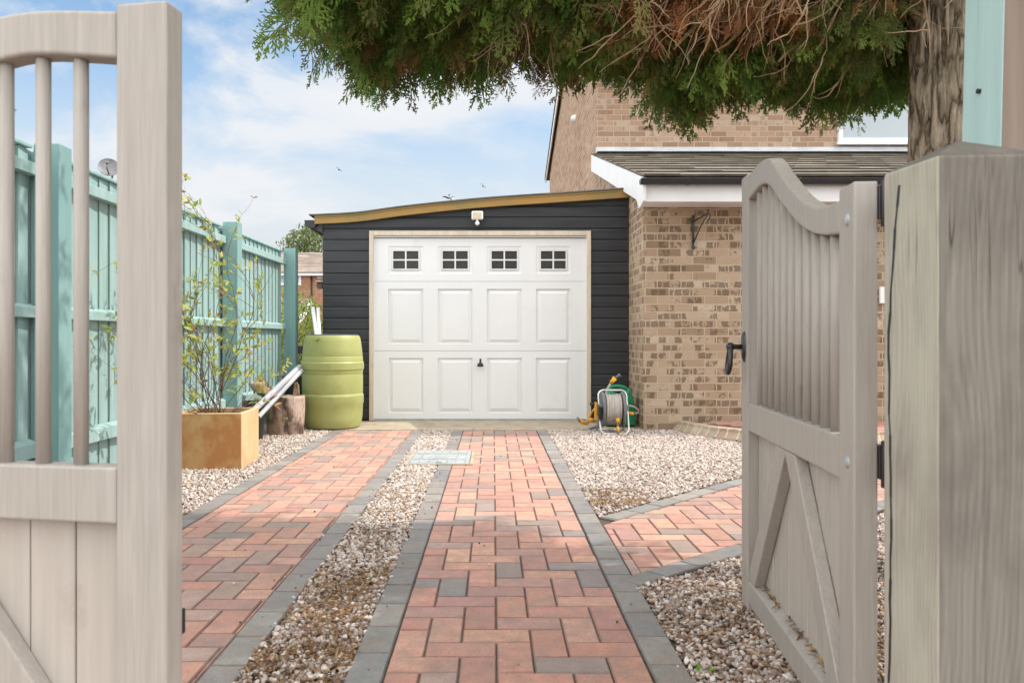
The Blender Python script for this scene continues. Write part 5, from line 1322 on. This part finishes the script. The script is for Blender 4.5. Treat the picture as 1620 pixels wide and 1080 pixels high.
bush('garden_shrub', 'taller light green shrub behind, in front of the distant house', 'shrub', (-4.9, 19, 1.0), (1.1, .9, 1.05), 2600, (.09, .15), LG)
bush('broadleaf_tree', 'pale green tree rising above the distant house roof', 'tree', (wx(500, 64), 64, wz(398, 64)), (2.9, 2.0, 2.3), 5200, (.22, .40), [(.14, .19, .06), (.20, .25, .09), (.11, .15, .06), (.25, .28, .12)], 14, 5)

# satellite dish
sd = thing('satellite_dish', (-10.9, 22, 0), 'grey satellite dish on a pole above the teal fence', 'satellite dish')
d = 22; cx, cz = wx(172, d), wz(265, d)
m = MB(); RM = Matrix.Rotation(R(70), 3, 'X') @ Matrix.Rotation(R(25), 3, 'Y')
m.lathe([(0, -.05), (.12, -.042), (.22, -.02), (.28, .012), (.275, .022), (.22, -.008), (.12, -.03), (0, -.038)], (cx, d, cz), 30, RM); m.build('dish', M['reel_grey'], sd)
m = MB(); m.tube([(cx + .02, d - .02, cz - .2), (cx + .12, d - .35, cz - .1), (cx + .14, d - .36, cz + .0)], .022, 8); m.ball((cx + .14, d - .37, cz + .05), .05, 10, 8); m.build('arm', M['reel_grey'], sd)
m = MB(); m.tube([(cx + .05, d + .1, -.03), (cx + .05, d + .1, cz)], .03, 10); m.build('pole', M['reel_grey'], sd)

# birds
def bird(px, py, d, bank, lab):
    b = thing('bird', (wx(px, d), d, wz(py, d)), lab, 'bird', 0, 'birds in the sky')
    m = MB(); c = Vector(b.location); Rb = Matrix.Rotation(bank, 3, 'Y')
    W = [(-.17, .02, .03), (-.09, -.01, .045), (0, 0, 0), (.09, -.01, .045), (.17, .02, .03)]
    ch = [.012, .06, .07, .06, .012]
    vs = []
    for (x, y, z), h in zip(W, ch):
        for o2 in ((0, -h, .0), (0, 0, .012), (0, h, .0), (0, 0, -.010)): vs.append(c + Rb @ Vector((x + o2[0], y + o2[1], z + o2[2])))
    fs = [(i * 4 + k2, i * 4 + (k2 + 1) % 4, (i + 1) * 4 + (k2 + 1) % 4, (i + 1) * 4 + k2) for i in range(4) for k2 in range(4)] + [(0, 1, 2, 3), (19, 18, 17, 16)]
    m.add(vs, fs, True); pr = [(.001, -.13), (.02, -.11), (.034, -.04), (.03, .04), (.012, .1), (.022, .15), (.001, .16)]
    m.lathe(pr, c, 10, Rb @ Matrix.Rotation(R(-90), 3, 'X'))
    m.build('body', M['black_plastic'], b)
bird(536, 268.5, 40, R(40), 'small dark bird in the open sky well above the garage roof')
bird(764, 294.5, 40, R(45), 'small dark bird just above the garage roof')
bird(21, 174.5, 36, R(8), 'small dark bird seen between the bars of the left gate')

# ---------------------------------------------------------------- sky, sun, camera
SUN_EL, SUN_AZ = R(50), R(1.5)          # from the right (+X), turned slightly towards the house (+Y)
SKYW, FILL_BANK = 2.85, 9.4
W = bpy.data.worlds.new('World'); SC.world = W; W.use_nodes = True; nt = W.node_tree
bg = nt.nodes['Background']
sky = nd(nt, 'ShaderNodeTexSky', sky_type='NISHITA'); sky.sun_disc = False; sky.sun_elevation = SUN_EL; sky.sun_rotation = R(90) - SUN_AZ
sky.air_density = 1.0; sky.dust_density = 0.6; sky.ozone_density = 2.0
v = coords(nt, 'Generated', (1, 1, 2.4))
cn = noise(nt, v, 2.3, 9, 0.6, 0.5)
sx = nd(nt, 'ShaderNodeSeparateXYZ'); tc = nd(nt, 'ShaderNodeTexCoord'); nt.links.new(tc.outputs['Generated'], sx.inputs[0])
col = mix(nt, ramp(nt, sx.outputs['Z'], [(0.0, 1.0), (0.12, 0.93), (0.20, 0.68), (0.30, 0.25), (0.40, 0.04), (0.6, 0.0)]), mix(nt, 1.0, sky.outputs[0], (.62, .74, .74), 'MULTIPLY'), (SKYW * .95, SKYW * .99, SKYW * 1.02))   # moist air whitens towards the horizon
# broken cloud: thin over the house, brighter unseen bank added overhead, left and behind as fill light
def lin(src, lo, hi):
    m_ = nd(nt, 'ShaderNodeMapRange', interpolation_type='SMOOTHSTEP'); nt.links.new(src, m_.inputs[0]); m_.inputs[1].default_value = lo; m_.inputs[2].default_value = hi; return m_.outputs[0]
def math_(op, a, b):
    m_ = nd(nt, 'ShaderNodeMath', operation=op)
    for k, v_ in enumerate((a, b)):
        if hasattr(v_, 'is_linked'): nt.links.new(v_, m_.inputs[k])
        else: m_.inputs[k].default_value = v_
    return m_.outputs[0]
bank = math_('MAXIMUM', math_('MAXIMUM', lin(sx.outputs['Y'], 0.45, -0.15), lin(sx.outputs['X'], -0.6, -0.85)), lin(sx.outputs['Z'], 0.55, 0.8))
cv = math_('ADD', cn, math_('MULTIPLY', bank, 0.16))
cl = ramp(nt, cv, [(0.455, 0.0), (0.52, 0.35), (0.58, 0.8), (0.68, 0.97)])
white = mix(nt, bank, (SKYW * 1.13, SKYW * 1.14, SKYW * 1.16), (FILL_BANK, FILL_BANK * .995, FILL_BANK * .985))
col = mix(nt, cl, col, white)
nt.links.new(col, bg.inputs['Color']); bg.inputs['Strength'].default_value = 0.15
sl = bpy.data.lights.new('sun', 'SUN'); sl.energy = 2.0; sl.angle = R(0.6); sl.color = (1.0, 0.94, 0.86)
so = bpy.data.objects.new('sun', sl); COL.objects.link(so)
dirv = Vector((math.cos(SUN_EL) * math.cos(SUN_AZ), math.cos(SUN_EL) * math.sin(SUN_AZ), math.sin(SUN_EL)))
so.rotation_euler = dirv.to_track_quat('Z', 'Y').to_euler(); so.location = (6, 0, 9)
cam = bpy.data.cameras.new('camera'); co = bpy.data.objects.new('camera', cam); COL.objects.link(co)
co.location = (0, 0, H); co.rotation_euler = (R(90), 0, 0)
cam.sensor_width = 36; cam.lens = F / 1620 * 36; cam.shift_x = (810 - CX) / 1620; cam.shift_y = (HY - 540) / 1620
cam.clip_start = .05; cam.clip_end = 1000
cam.dof.use_dof = True; cam.dof.focus_distance = 6.5; cam.dof.aperture_fstop = 9.0
SC.camera = co
SC.view_settings.view_transform = 'Standard'; SC.view_settings.look = 'None'; SC.view_settings.exposure = 0.92; SC.view_settings.gamma = 1
SC.render.resolution_x, SC.render.resolution_y = 1024, 682
